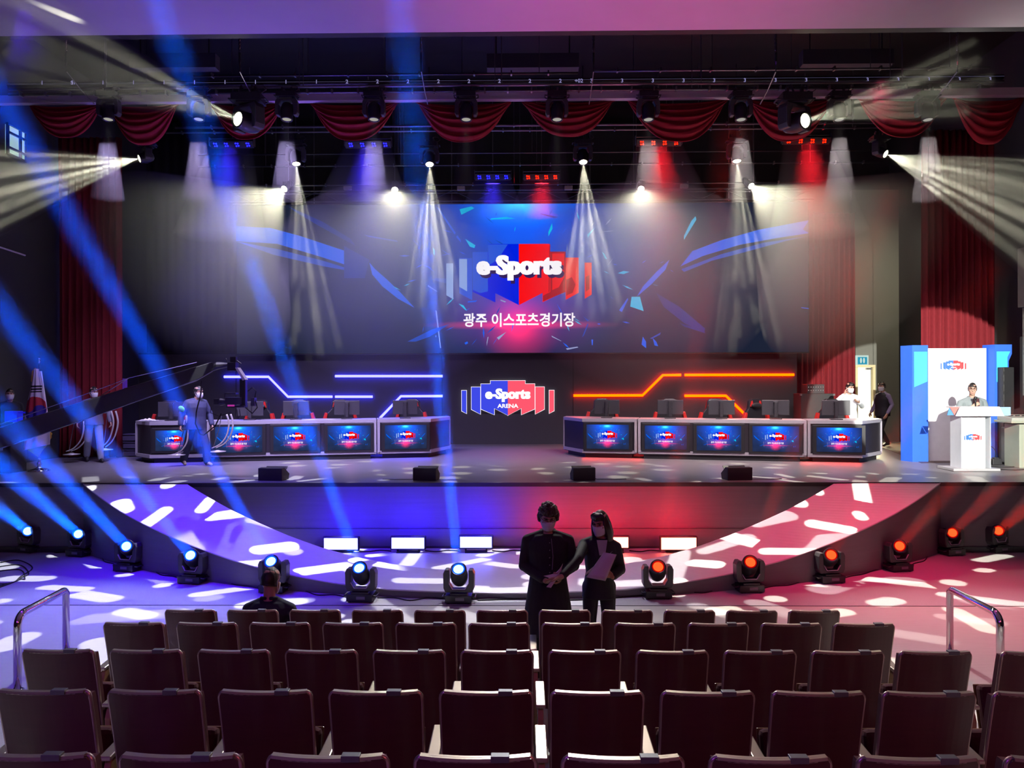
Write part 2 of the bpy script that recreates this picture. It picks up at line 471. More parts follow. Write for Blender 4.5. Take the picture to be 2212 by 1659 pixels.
# restroom sign
c = W(1865, 779, y=23.1); sgn = thing('restroom_sign', (c.x, 23.2, c.z), 'small lit blue and white restroom sign above the bright doorway', 'sign')
bm = BM(); box(bm, (0, 0, 0), (0.37, 0.06, 0.32)); finish('housing', bm, glow_mat('sign_white', (0.62, 0.80, 0.72), 0.95), parent=sgn)
bm = BM(); prism(bm, [(-0.14, -0.11), (0.14, -0.11), (0.14, 0.11), (-0.14, 0.11)], -0.036, -0.034); finish('blue_panel', bm, glow_mat('sign_blue', (0.03, 0.35, 0.52), 0.9), parent=sgn)
bm = BM()
for sx in (-0.045, 0.045):
    n = 10
    prism(bm, [(sx+0.03*math.cos(2*PI*k/n), 0.005+0.085*math.sin(2*PI*k/n)*(1 if sx > 0 else 1)) for k in range(n)], -0.042, -0.038)
finish('figures', bm, glow_mat('sign_white', (0, 0, 0)), parent=sgn)
# dark floor patch of the wing behind the backdrop
q = [W(1905, 966, z=SZ+.004), W(1990, 1000, z=SZ+.004), W(2100, 1000, z=SZ+.004), W(2100, 958, z=SZ+.004), W(1915, 957, z=SZ+.004)]
bm = BM(); prism(bm, [(p.x, p.y) for p in q], SZ, SZ+0.006, axis='z'); struct('floor_wing', bm, mat('dark_brown_wing_floor', (0.07, 0.04, 0.03), 0.5))

# ------------------------------------------------------------------ curtains
M_CURT = mat('dark_red_velvet', (0.20, 0.018, 0.025), 0.9, var=0.15, vscale=14, spec=0.2)
M_SWAG = mat('red_swag_cloth', (0.30, 0.02, 0.03), 0.85, var=0.2, vscale=9, spec=0.2)
M_DRAPE = mat('black_masking_cloth', (0.028, 0.027, 0.03), 0.9, var=0.1, vscale=5)
def curtain(x0, x1, y, z0, z1, m, label, fold=0.16, amp=0.07, seed=0):
    rnd = random.Random(seed); n = int((x1-x0)/fold*8)
    ph = [0]
    for i in range(n): ph.append(ph[-1] + (2*PI/8)*(0.7+0.6*rnd.random()))
    bm = BM(); rows = []
    for j in range(7):
        t = j/6; z = z0+(z1-z0)*t
        rows.append([Vector((x0+(x1-x0)*i/n, y+amp*(1-0.35*t)*math.sin(ph[i]+0.3*math.sin(3*t+i*0.05))+0.02*math.sin(i*0.31+t*4), z)) for i in range(n+1)])
    for a, b in zip(rows[:-1], rows[1:]): quad_strip(bm, a, b)
    bmesh.ops.remove_doubles(bm, verts=bm.verts, dist=1e-5)
    o = finish('stage_curtain', bm, m, smooth=True, solid=0.01)
    return meta(o, label, 'curtain')
def wx(px, y): return W(px, 830, y=y).x
curtain(wx(128, 18.5), wx(262, 18.5), 18.5, SZ+0.02, 9.0, M_CURT, 'tall dark red curtain hanging at the left side of the stage', seed=1)
curtain(wx(1992, 18.4), 11.22, 18.4, SZ+0.02, 9.0, M_CURT, 'tall red curtain behind the white lectern backdrop', seed=2)
curtain(wx(1722, 22.78), wx(1846, 22.78), 22.78, SZ+0.02, 8.0, M_CURT, 'dark red wing curtain beside the bright doorway', seed=3)
curtain(wx(262, 20.4)-1.2, wx(500, 20.4), 23.0, SZ+0.02, 10.9, M_DRAPE, 'black masking curtain left of the big screen', seed=4, fold=0.3, amp=0.03)

# swagged valance: every festoon is its own piece of cloth hung from the pelmet beam
BY = 15.0
bz = W(1106, 208.5, y=BY).z
bm = BM(); box(bm, (0.0, BY, bz), (21.6, 0.14, 0.15)); struct('trim_pelmet_beam', bm, mat('pale_pelmet_beam', (0.55, 0.53, 0.54), 0.6))
SWL = ['leftmost', 'second from the left', 'third from the left', 'fourth from the left', 'fifth from the left', 'sixth from the left', 'seventh from the left', 'eighth from the left', 'ninth from the left', 'tenth from the left']
def swag(px0, px1, pbot, idx):
    y = BY+0.135
    a = W(px0, 214, y=y); b = W(px1, 214, y=y); zb = W((px0+px1)/2, pbot, y=y).z
    cx = (a.x+b.x)/2; w = (b.x-a.x)/2; sag = bz-0.04-zb
    bm = BM(); rows = []
    NV, NU = 40, 36
    rnd = random.Random(idx*7+1); o1, o2 = rnd.random()*6, rnd.random()*6
    for j in range(NV+1):
        v = j/NV
        row = []
        for i in range(NU+1):
            u = -1+2*i/NU
            wv = w*(1-0.10*v)
            arch = (1-abs(u)**2.6)
            low = 0.10 + 0.90*v
            z = -sag*(low*arch) - sag*0.10*v*(1-arch)
            nf = 5.2
            fold = math.sin(2*PI*nf*v + o1 + 0.9*u*u + 0.5*math.sin(3*u+o2)) + 0.4*math.sin(2*PI*nf*1.9*v+2*u+o2)
            yy = y - 0.16*math.sin(PI*min(1, v*1.1))*arch - 0.055*fold*(0.25+0.75*arch)
            row.append(Vector((cx+wv*u + 0.02*math.sin(9*v+o2), yy, bz-0.03+z)))
        rows.append(row)
    for p, q in zip(rows[:-1], rows[1:]): quad_strip(bm, p, q)
    bmesh.ops.remove_doubles(bm, verts=bm.verts, dist=1e-5)
    o = finish('curtain_swag', bm, M_SWAG, smooth=True, solid=0.012)
    meta(o, 'dark red draped curtain swag under the pale beam, ' + SWL[idx], 'curtain', 'red swags along the pelmet beam')
for k, (a, b, c) in enumerate([(62, 222, 300), (232, 385, 315), (452, 614, 303), (668, 862, 306), (898, 1108, 307), (1124, 1328, 296), (1352, 1574, 309), (1612, 1802, 305), (1852, 2046, 300), (2058, 2212, 312)]):
    swag(a, b, c, k)
# ------------------------------------------------------------------ LED screen artwork (what the screens show)
def screen_back_mat(name, scale, top, strength=1.0):
    """object-space colours of the picture on the screen; scale = metres per photo pixel of the big screen"""
    m = bpy.data.materials.new(name); m.use_nodes = True; nt = m.node_tree; nt.nodes.clear()
    N = nt.nodes.new; L = nt.links.new
    out = N('ShaderNodeOutputMaterial'); em = N('ShaderNodeEmission'); L(em.outputs[0], out.inputs[0])
    tc = N('ShaderNodeTexCoord')
    col = None
    def glow(cx, cz, sx, sz, color, power=1.5, k=1.0):
        nonlocal col
        mp = N('ShaderNodeMapping'); mp.vector_type = 'POINT'
        mp.inputs['Location'].default_value = (-cx/sx, 0, -cz/sz); mp.inputs['Scale'].default_value = (1/(sx*scale), 0, 1/(sz*scale))
        L(tc.outputs['Object'], mp.inputs[0])
        g = N('ShaderNodeTexGradient'); g.gradient_type = 'SPHERICAL'; L(mp.outputs[0], g.inputs[0])
        p = N('ShaderNodeMath'); p.operation = 'POWER'; p.inputs[1].default_value = power; L(g.outputs['Fac'], p.inputs[0])
        c = N('ShaderNodeVectorMath'); c.operation = 'SCALE'; c.inputs[0].default_value = tuple(k*x for x in color); L(p.outputs[0], c.inputs['Scale'])
        if col is None: col = c.outputs[0]
        else:
            a = N('ShaderNodeVectorMath'); a.operation = 'ADD'; L(col, a.inputs[0]); L(c.outputs[0], a.inputs[1]); col = a.outputs[0]
    glow(-5, top-20, 400, 340, (0.0, 0.085, 0.85), 1.7, 1.25)
    glow(-5, top, 150, 60, (0.0, 0.35, 0.9), 1.8)
    glow(-5, top, 70, 28, (0.1, 0.7, 0.5), 1.5)
    glow(-5, 10, 620, 340, (0.0, 0.02, 0.12), 1.4)
    glow(-2, -106, 95, 90, (1.0, 0.0, 0.02), 1.7)
    glow(-2, -104, 50, 40, (0.6, 0.01, 0.0), 1.5)
    glow(-2, -101, 230, 12, (0.9, 0.01, 0.03), 1.4)
    glow(-2, -70, 200, 110, (0.16, 0.0, 0.05), 1.2)
    base = N('ShaderNodeVectorMath'); base.operation = 'ADD'; base.inputs[1].default_value = (0.012, 0.016, 0.035); L(col, base.inputs[0])
    no = N('ShaderNodeTexNoise'); no.inputs['Scale'].default_value = 0.6/ (scale*100)
    L(tc.outputs['Object'], no.inputs[0])
    mu = N('ShaderNodeVectorMath'); mu.operation = 'MULTIPLY'; L(base.outputs[0], mu.inputs[0])
    mr = N('ShaderNodeMapRange'); mr.inputs['From Min'].default_value = 0.3; mr.inputs['From Max'].default_value = 0.7
    mr.inputs['To Min'].default_value = 0.75; mr.inputs['To Max'].default_value = 1.15; L(no.outputs[0], mr.inputs[0])
    L(mr.outputs[0], mu.inputs[1]); L(mu.outputs[0], em.inputs[0]); em.inputs[1].default_value = strength
    return m

SH = [  # shards: (shade, photo points)  C cyan, B bright blue, D deep blue, E dim blue, W pale
 ('B', (510,486),(585,490),(650,508),(745,540),(778,566),(790,585),(770,578),(690,552),(600,525),(510,518)),
 ('D', (510,519),(600,536),(700,562),(788,590),(700,574),(590,548)),
 ('E', (625,444),(700,478),(760,515),(770,530),(690,486),(640,456)),
 ('B', (800,566),(812,580),(838,603),(868,632),(898,665),(862,645),(828,618),(806,592)),
 ('E', (745,530),(800,560),(790,600),(745,600)),
 ('B', (1747,480),(1747,508),(1680,518),(1600,532),(1520,556),(1472,578),(1498,545),(1560,522),(1640,500)),
 ('D', (1747,514),(1700,524),(1610,548),(1540,566),(1480,590),(1474,584),(1560,552),(1650,528)),
 ('B', (1449,563),(1440,585),(1410,616),(1378,643),(1392,620),(1420,590)),
 ('E', (1420,635),(1470,665),(1525,712),(1523,720),(1480,700),(1436,665)),
 ('E', (1470,700),(1523,716),(1525,722),(1480,708)),
 ('C', (1367,643),(1385,643),(1393,674),(1364,664)),
 ('C', (996,452),(1022,446),(1028,450),(1000,464)),
 ('C', (1064,472),(1096,469),(1118,473),(1062,475)),
 ('B', (945,446),(952,450),(998,518),(999,524),(990,514)),
 ('C', (1008,516),(1030,530),(1028,536),(1018,533)),
 ('C', (1196,483),(1197,495),(1188,512),(1188,502)),
 ('C', (1290,492),(1284,500),(1273,515),(1272,508)),
 ('C', (1505,470),(1507,477),(1480,521),(1480,512),(1496,480)),
 ('C', (1303,545),(1309,550),(1315,562),(1310,560)),
 ('C', (1337,592),(1350,587),(1363,589),(1350,594)),
 ('C', (993,656),(1004,660),(1012,672),(1008,670)),
 ('B', (1014,651),(1034,649),(1030,653),(1012,654)),
 ('B', (1391,729),(1398,740),(1398,754),(1388,746)),
 ('B', (1412,732),(1420,740),(1424,750),(1416,748)),
 ('D', (1406,733),(1430,720),(1428,725),(1410,734)),
 ('B', (1340,672),(1358,646),(1360,648),(1346,676)),
 ('D', (788,506),(860,519),(862,522),(800,511)),
 ('D', (1260,730),(1272,700),(1274,702),(1264,726)),
 ('W', (943,670),(953,752),(955,752),(946,672)),
 ('W', (1054,740),(1056,729),(1058,728),(1054,748)),
 ('W', (1076,730),(1096,718),(1098,716),(1080,735)),
 ('B', (1006,741),(1012,738),(1014,742),(1008,745)),
 ('W', (1194,726),(1216,738),(1214,738),(1195,729)),
 ('D', (1262,684),(1275,694),(1278,688),(1272,696)),
 ('B', (1280,735),(1284,735),(1283,747),(1281,747)),
 ('W', (1225,754),(1250,750),(1252,752),(1228,757)),
 ('D', (882,738),(935,712),(975,700),(930,728),(900,738)),
 ('D', (976,603),(965,612),(936,604),(945,600)),
 ('W', (928,616),(948,630),(946,630),(926,618)),
 ('W', (1084,648),(1096,652),(1094,654),(1084,650)),
 ('D', (1170,462),(1210,470),(1200,472),(1172,464)),
 ('E', (1735,500),(1747,482),(1747,507)),
 ('B', (1730,667),(1747,669),(1747,671),(1732,669)),
 ('D', (1260,545),(1290,600),(1288,600),(1258,548)),
 ('C', (938,534),(942,540),(942,552),(939,548)),
 ('D', (976,518),(990,500),(1000,500),(980,520)),
]
SHC = {'C': glow_mat('shard_cyan', (0.0, 0.52, 0.85)), 'B': glow_mat('shard_blue', (0.0, 0.12, 0.85)), 'D': glow_mat('shard_deep', (0.004, 0.07, 0.5)),
       'E': glow_mat('shard_dim', (0.004, 0.03, 0.22)), 'W': glow_mat('shard_pale', (0.30, 0.36, 0.62))}
ART_MATS = [SHC['C'], SHC['B'], SHC['D'], SHC['E'], SHC['W'],
            glow_mat('logo_blue', (0.0, 0.015, 0.75)), glow_mat('logo_mid_blue', (0.02, 0.10, 0.72)), glow_mat('logo_pale_blue', (0.28, 0.42, 0.85)),
            glow_mat('logo_red', (1.0, 0.004, 0.004)), glow_mat('logo_dark_red', (0.45, 0.0, 0.004)), glow_mat('logo_white', (1, 0.96, 1), 1.1), glow_mat('logo_shadow', (0.03, 0.01, 0.09))]
IX = {'C': 0, 'B': 1, 'D': 2, 'E': 3, 'W': 4}

def art_mesh(name, scale, hw, hh, cx=1128.5, cz=601.5, shards=True, cut=False):
    """shards, emblem and lettering in screen space, facing -y"""
    bm = BM()
    def T(p, y): return Vector(((p[0]-cx)*scale, y, (cz-p[1])*scale))
    def pp(pts, mi, y=-0.004): poly(bm, [T(p, y) for p in pts], mi)
    if shards:
        for k, s in enumerate(SH):
            pts = s[1:]
            if all(abs(p[0]-cx) < hw and abs(p[1]-cz) < hh for p in pts): pp(pts, IX[s[0]], -0.002-0.0001*k)
        rnd = random.Random(5)
        for k in range(int(60 if hw > 400 else 40)):    # small splinters
            a = rnd.random()*2*PI; r = 150+rnd.random()*max(60, min(hw, 330)-150)
            x = cx+r*math.cos(a); y = cz+0.5*r*math.sin(a); ln = 3+rnd.random()*11; t = a+rnd.uniform(-0.8, 0.8); wd_ = 0.5+rnd.random()*1.2
            dx, dy = math.cos(t)*ln, math.sin(t)*ln; nx, ny = -math.sin(t)*wd_, math.cos(t)*wd_
            pts = [(x-dx, y-dy), (x+nx, y+ny), (x+dx, y+dy), (x-nx, y-ny)]
            if all(abs(p[0]-cx) < hw-2 and abs(p[1]-cz) < hh-2 for p in pts): pp(pts, rnd.choice([0, 1, 1, 2, 4]), -0.008-0.0001*k)
    # emblem
    def blk(pts, a, b, hl=True):
        pp(pts, a, -0.020)
        mx = 2*1124
        pp([(mx-x, y) for x, y in pts][::-1], b, -0.020)
    blk([(1058,528),(1124,528),(1124,660),(1073,634),(1073,654),(1024,631),(1024,545),(1058,545)], 5, 8)
    blk([(995,558),(1023,544),(1023,649),(995,634)] if False else [(995,558),(1023,558),(1023,649),(995,634)], 6, 8)
    blk([(967,569),(982,569),(982,647),(967,638)], 7, 8)
    pp([(1024,545),(1057,545),(1057,630),(1040,634),(1024,626)], 6, -0.024)
    pp([(995,560),(1012,560),(1012,630),(995,620)], 7, -0.025)
    pp([(1058,529),(1100,529),(1080,560),(1058,575)], 6, -0.023)
    pp([(1192,545),(1225,545),(1225,632),(1176,652),(1176,640),(1192,632)], 9, -0.0235)
    pp([(1196,549),(1222,549),(1222,600),(1210,622),(1196,628)], 8, -0.025)
    pp([(1226,606),(1238,600),(1246,616),(1240,634),(1226,640)], 9, -0.024)
    pp([(1268,600),(1276,596),(1276,626),(1268,632)], 9, -0.024)
    pp([(1192,529),(1190,632),(1188,632),(1190,529)], 9, -0.026)
    M = Matrix.Identity(4)
    def txt(s, x0, x1, y0, y1, mi, d, bold):
        text_bm(bm, s, ((x0+x1)/2-cx)*scale, (cz-(y0+y1)/2)*scale, (y1-y0)*scale, (x1-x0)*scale, mi, d, bold)
    txt('e-Sports', 1038, 1222, 560, 614, 11, -0.030, 0.04)
    for dx in (-2.2, -1.1, 0, 1.1, 2.2): txt('e-Sports', 1034+dx, 1215+dx, 552, 607, 10, -0.034-0.0003*dx, 0.04)
    txt('광주 이스포츠경기장', 1004, 1245, 677, 707, 10, -0.030, 0.022)
    me_name = name
    me = bpy.data.meshes.new(me_name); bm.to_mesh(me); bm.free()
    for m in ART_MATS: me.materials.append(m)
    return me

# big LED screen, hung above the players' wall
LY = 22.1
a = W(510, 443, y=LY); b = W(1747, 760, y=LY)
LS = (b.x-a.x)/1237.0
led = thing('led_screen', ((a.x+b.x)/2, LY, (a.z+b.z)/2), 'huge wide video screen showing blue shards and a red and blue emblem', 'screen')
hw, hh = (b.x-a.x)/2, (a.z-b.z)/2
bm = BM(); box(bm, (0, 0.16, 0), (2*hw+0.06, 0.24, 2*hh+0.06)); finish('casing', bm, M_BLACK, parent=led)
bm = BM(); poly(bm, [(-hw, 0.03, -hh), (hw, 0.03, -hh), (hw, 0.03, hh), (-hw, 0.03, hh)])
pic = finish('display', bm, screen_back_mat('led_picture', LS, 158), parent=led, label='lit display with a blue and red picture')
def join_art(po, art, base_mat, scale_y):
    bm2 = BM(); bm2.from_mesh(po.data)
    for f in bm2.faces: f.material_index = len(ART_MATS)
    n0 = len(bm2.verts); bm2.from_mesh(art)
    for k, v in enumerate(bm2.verts):
        if k >= n0: v.co.y = v.co.y*scale_y[0]+scale_y[1]
    nme = bpy.data.meshes.new('display'); bm2.to_mesh(nme); bm2.free()
    for m in ART_MATS: nme.materials.append(m)
    nme.materials.append(base_mat); po.data = nme
join_art(pic, art_mesh('display_artwork', LS, 625, 160), pic.data.materials[0], (1, 0))
bm = BM()
for x in (-6, -2, 2, 6): tube(bm, [(x, 0.16, hh), (x, 0.16, 11.0-led.location.z)], 0.015, 6)
finish('hanging_cable', bm, M_STEEL, parent=led)

# charcoal wall below the screen
WY = 22.5
a2 = W(262, 762, y=WY); b2 = W(1722, 957, y=WY)
bm = BM(); box(bm, ((a2.x+b2.x)/2, WY+0.1, (SZ+a2.z)/2), (b2.x-a2.x, 0.2, a2.z-SZ)); wb = struct('wall_backdrop', bm, M_PANEL)
bm = BM()
for px in (510, 955, 1238): 
    x = wx(px, WY); box(bm, (x, WY-0.004, (SZ+a2.z)/2), (0.02, 0.012, a2.z-SZ))
box(bm, ((a2.x+b2.x)/2, WY-0.004, a2.z-0.03), (b2.x-a2.x, 0.02, 0.05)); struct('trim_backdrop', bm, M_BLACK)

# neon tubes on it
M_NB = glow_mat('blue_neon', (0.75, 0.75, 30.0), 1.0)
M_NR = glow_mat('red_neon', (30.0, 0.42, 0.0), 1.0)
def neon(pts, m, label, grp):
    P = [W(x, y, y=WY-0.05) for x, y in pts]
    o_ = Vector(P[0]); t = thing('neon_strip', o_, label, 'light', grp)
    bm = BM(); tube(bm, [p-o_ for p in P], 0.036, 8); finish('glowing_tube', bm, m, parent=t)
    bm = BM(); tube(bm, [p-o_+Vector((0, 0.035, 0)) for p in P], 0.032, 6); finish('channel', bm, M_DARK, parent=t)
neon([(484, 814), (580, 814), (622, 857), (718, 857)], M_NB, 'blue neon line stepping down behind the camera crane head', 'blue neon lines')
neon([(724, 857), (805, 857)], M_NB, 'short straight blue neon line, the shortest one', 'blue neon lines')
neon([(724, 812.5), (956, 812.5)], M_NB, 'long straight blue neon line, the top one', 'blue neon lines')
neon([(821, 903), (866, 856), (956, 855.5)], M_NB, 'blue neon line climbing from a desk top then running level', 'blue neon lines')
neon([(1239, 854.5), (1388, 854), (1432, 810.5), (1471, 810)], M_NR, 'orange red neon line rising from the wall emblem side', 'red neon lines')
neon([(1479, 810), (1715, 809.5)], M_NR, 'long straight orange red neon line, the top one', 'red neon lines')
neon([(1479, 855), (1568, 855), (1616, 902)], M_NR, 'orange red neon line dropping down to a desk top', 'red neon lines')

# emblem on the wall
def small_logo(bm, px, cx, cz, y, colors, txt=True):
    """the stepped two-colour emblem; px = metres per unit of a 600-unit wide drawing; colours (blue, red, white)"""
    bl, rd, wh = colors
    def T(x, z, d): return Vector((cx+x*px, y-d, cz+z*px))
    L_ = [[(-174, 92), (-112, 92), (-112, 113), (0, 113), (0, -112), (-88, -66), (-88, -108), (-174, -70)],
          [(-236, 72), (-178, 72), (-178, -104), (-236, -72)], [(-299, 50), (-268, 50), (-268, -100), (-299, -82)]]
    def cc(pts):
        mx = sum(p[0] for p in pts)/len(pts); mz = sum(p[1] for p in pts)/len(pts)
        return mx, mz
    for pts in L_:
        mx, mz = cc(pts)
        big = [(mx+(x-mx)*(1+2.5/ (abs(x-mx)+1e-6)) if abs(x-mx) > 1 else x, mz+(z-mz)*(1+2.5/(abs(z-mz)+1e-6)) if abs(z-mz) > 1 else z) for x, z in pts]
        if wh is not None and txt:
            poly(bm, [T(x, z, 0.000) for x, z in big], wh); poly(bm, [T(-x, z, 0.000) for x, z in big][::-1], wh)
        poly(bm, [T(x, z, 0.004) for x, z in pts], bl); poly(bm, [T(-x, z, 0.004) for x, z in pts][::-1], rd)
    for dx in (-3, 0, 3): text_bm(bm, 'e-Sports', cx+dx*px, cz+19*px, 88*px, 288*px, wh, y-0.010-0.0002*dx, 0.04)
    text_bm(bm, 'ARENA', cx, cz-50*px, 26*px, 136*px, wh, y-0.010, 0.03)
c = W(1097, 860, y=WY-0.04)
t = thing('wall_emblem', c, 'lit red and blue wall emblem reading e-Sports ARENA between the desks', 'sign')
pxs = (W(1197, 860, y=WY-.04).x-W(997, 860, y=WY-.04).x)/600
bm = BM(); small_logo(bm, pxs, 0, 0, -0.02, (0, 1, 2))
me = bpy.data.meshes.new('emblem_face'); bm.to_mesh(me); bm.free()
for m in (glow_mat('emblem_blue', (0.05, 0.07, 0.80)), glow_mat('emblem_red', (1.0, 0.10, 0.16)), glow_mat('emblem_white', (1.0, 0.95, 1.0), 1.2)): me.materials.append(m)
o = bpy.data.objects.new('emblem_face', me); COL.objects.link(o); o.parent = t
bm = BM(); box(bm, (0, 0.015, 0), (350*pxs, 0.03, 190*pxs)); 
for s in (-1, 1): box(bm, (s*207*pxs, 0.015, -12*pxs), (54*pxs, 0.03, 140*pxs)); box(bm, (s*283*pxs, 0.015, -20*pxs), (26*pxs, 0.03, 120*pxs))
finish('backing_plate', bm, M_DARK, parent=t)

# ------------------------------------------------------------------ players' desks
M_DESK = mat('charcoal_desk_laminate', (0.022, 0.02, 0.025), 0.35)
M_TRIM = mat('silver_desk_trim', (0.42, 0.41, 0.44), 0.4, 0.3)
SSC = 1.0
small_art = {}
def desk_module(P0, P1, screens, label, chL=None, chR=None, glowc=(0.1, 0.1, 9), dz=0.0):
    """desk unit whose front foot runs from P0 to P1 (stage level); chL/chR = outer foot point of the chamfered end"""
    o_ = Vector((P0.x, P0.y, SZ)); t = thing('gaming_desk', o_, label, 'desk', 'lit desks on the stage')
    def S(p): return (p.x-o_.x, p.y-o_.y)
    D = 0.85
    u = (Vector(S(P1))-Vector(S(P0))); ln = u.length; u.normalize(); nrm = Vector((-u.y, u.x))
    if nrm.y < 0: nrm = -nrm
    front = ([S(chL)] if chL else []) + [S(P0), S(P1)] + ([S(chR)] if chR else [])
    back = [(front[-1][0]+nrm.x*D*(0.55 if chR else 1), front[-1][1]+nrm.y*D*(0.55 if chR else 1)), (front[0][0]+nrm.x*D*(0.55 if chL else 1), front[0][1]+nrm.y*D*(0.55 if chL else 1))]
    outl = front+back
    H = 0.93; tr = 0.075
    cxm = sum(p[0] for p in outl)/len(outl); cym = sum(p[1] for p in outl)/len(outl)
    def shr(k): 
        r = []
        for p in outl:
            v = Vector((cxm-p[0], cym-p[1])); r.append((p[0]+v.x/v.length*k, p[1]+v.y/v.length*k))
        return r
    bm = BM(); prism(bm, shr(0.14), 0.0, 0.115, axis='z'); finish('plinth', bm, M_BLACK, parent=t)
    bm = BM(); prism(bm, shr(0.035), 0.10, H-0.01, axis='z'); finish('body', bm, M_DESK, parent=t)
    bm = BM(); prism(bm, outl, H-tr, H, axis='z'); finish('desktop', bm, M_TRIM, parent=t)
    bm = BM()
    prism(bm, outl, 0.115, 0.115+tr, axis='z')
    for i, p in enumerate(front):
        if i in (0, len(front)-1) : box(bm, (p[0]+0.03*(1 if i == 0 else -1), p[1]+0.01, H/2+0.05), (0.06, 0.05, H-0.2))
    finish('trim_frame', bm, M_TRIM, parent=t)
    # screens set in the front
    for f0, f1 in screens:
        a_ = Vector(S(P0))+u*ln*f0; b_ = Vector(S(P1))*0+Vector(S(P0))+u*ln*f1
        w = (b_-a_).length; h = w*0.575
        mid = (a_+b_)/2 - nrm*0.0
        ang = math.atan2(u.y, u.x)
        bm = BM(); box(bm, (0, 0, 0), (w+0.16, 0.06, h+0.11)); so = finish('front_screen', bm, M_BLACK, parent=t, bevel=0.01)
        so.location = (mid.x, mid.y+0.01, 0.505); so.rotation_euler = (0, 0, ang)
        key = round(w, 2)
        sc_ = w/690.0
        if key not in small_art:
            small_art[key] = (art_mesh('front_screen_artwork', sc_, 345, 198, 1126, 628), screen_back_mat('desk_screen_picture_%g' % key, sc_, 150+26, 1.6))
        bm = BM(); poly(bm, [(-w/2, -0.034, -h/2), (w/2, -0.034, -h/2), (w/2, -0.034, h/2), (-w/2, -0.034, h/2)])
        po = finish('display', bm, small_art[key][1], parent=so)
        join_art(po, small_art[key][0], small_art[key][1], (0.35, -0.036))
    return t
def F(px, py): return W(px, py, z=SZ+0.115)
zz = SZ+0.115
lA, lB = W(323, 990, z=zz), W(931, 978, z=zz)
def on(l0, l1, px):
    """foot point of the desk line seen at column px"""
    best = min((abs(((l0.lerp(l1, k/400.0)-CAM).dot(CR)/(l0.lerp(l1, k/400.0)-CAM).dot(CF))*FPX+1106-px), k) for k in range(-60, 460))
    return l0.lerp(l1, best[1]/400.0)
L0, L1, L2, L3 = lA, on(lA, lB, 447), on(lA, lB, 815), lB
def fr(l0, l1, ps):
    xs = [((p-CAM).dot(CR)/(p-CAM).dot(CF))*FPX+1106 for p in (l0, l1)]
    return [((a-xs[0])/(xs[1]-xs[0]), (b-xs[0])/(xs[1]-xs[0])) for a, b in ps]
g = Vector((0.012, 0, 0))
desk_module(L0, L1-g, fr(L0, L1, [(336, 418)]), 'desk at the flag end of the stage with a white cloth on it', chL=W(293, 985, z=zz))
desk_module(L1+g, L2-g, fr(L1, L2, [(463, 563), (587, 682), (705, 801)]), 'long three screen desk under the blue neon lines')
desk_module(L2+g, L3, fr(L2, L3, [(830, 921)]), 'single screen desk with chamfered end, on the blue side of the wall emblem', chR=W(973, 969, z=zz))
rA, rB = W(1258, 978, z=zz), W(1863, 989, z=zz)
R0_, R1_, R2_, R3_ = rA, on(rA, rB, 1377), on(rA, rB, 1744), rB
desk_module(R0_, R1_-g, fr(R0_, R1_, [(1268, 1360)]), 'single screen desk with chamfered end, on the red side of the wall emblem', chL=W(1217, 970, z=zz))
desk_module(R1_+g, R2_-g, fr(R1_, R2_, [(1393, 1487), (1509, 1606), (1630, 1728)]), 'long three screen desk under the orange neon lines')
desk_module(R2_+g, R3_, fr(R2_, R3_, [(1763, 1862)]), 'single screen desk in front of the man in a white shirt', chR=W(1905, 981, z=zz))
# coloured strip light under the desks
for (l0, l1, c) in ((lA, lB, (0.05, 0.03, 1)), (rA, rB, (1, 0.04, 0.02))):
    m_ = (l0+l1)/2; d = (l1-l0)
    o = area('desk_underglow', (m_.x, m_.y+0.04, SZ+0.10), (m_.x, m_.y-0.06, SZ), c, 26, (d.length), 0.04)
    o.rotation_mode = 'XYZ'; o.rotation_euler = (R(-25), 0, math.atan2(d.y, d.x))

# monitors, gaming chairs
M_MON = mat('monitor_back_plastic', (0.035, 0.035, 0.04), 0.45)
M_CHB = mat('black_chair_leather', (0.015, 0.015, 0.018), 0.4)
M_CHR = mat('red_chair_leather', (0.5, 0.02, 0.015), 0.45)
def monitor0():
    t = thing('monitor', (0, 0, 0), 'x', 'monitor', 'monitors on the desks')
    bm = BM(); box(bm, (0, 0, 0.27), (0.60, 0.035, 0.34)); finish('housing', bm, M_MON, parent=t, bevel=0.008)
    bm = BM(); box(bm, (0, 0.019, 0.275), (0.57, 0.004, 0.31)); finish('display', bm, glow_mat('monitor_light', (0.25, 0.35, 0.6), 0.6), parent=t)
    bm = BM(); box(bm, (0, -0.05, 0.22), (0.07, 0.07, 0.34)); box(bm, (0, -0.03, 0.012), (0.26, 0.2, 0.02)); box(bm, (0, -0.05, 0.40), (0.10, 0.05, 0.03))
    tube(bm, [(-0.02, -0.08, 0.36), (-0.07, -0.08, 0.22), (-0.05, -0.06, 0.03)], 0.006, 6); tube(bm, [(0.02, -0.08, 0.3), (0.05, -0.07, 0.18), (0.02, -0.06, 0.03)], 0.006, 6)
    finish('stand', bm, M_DARK, parent=t, bevel=0.004)
    return t
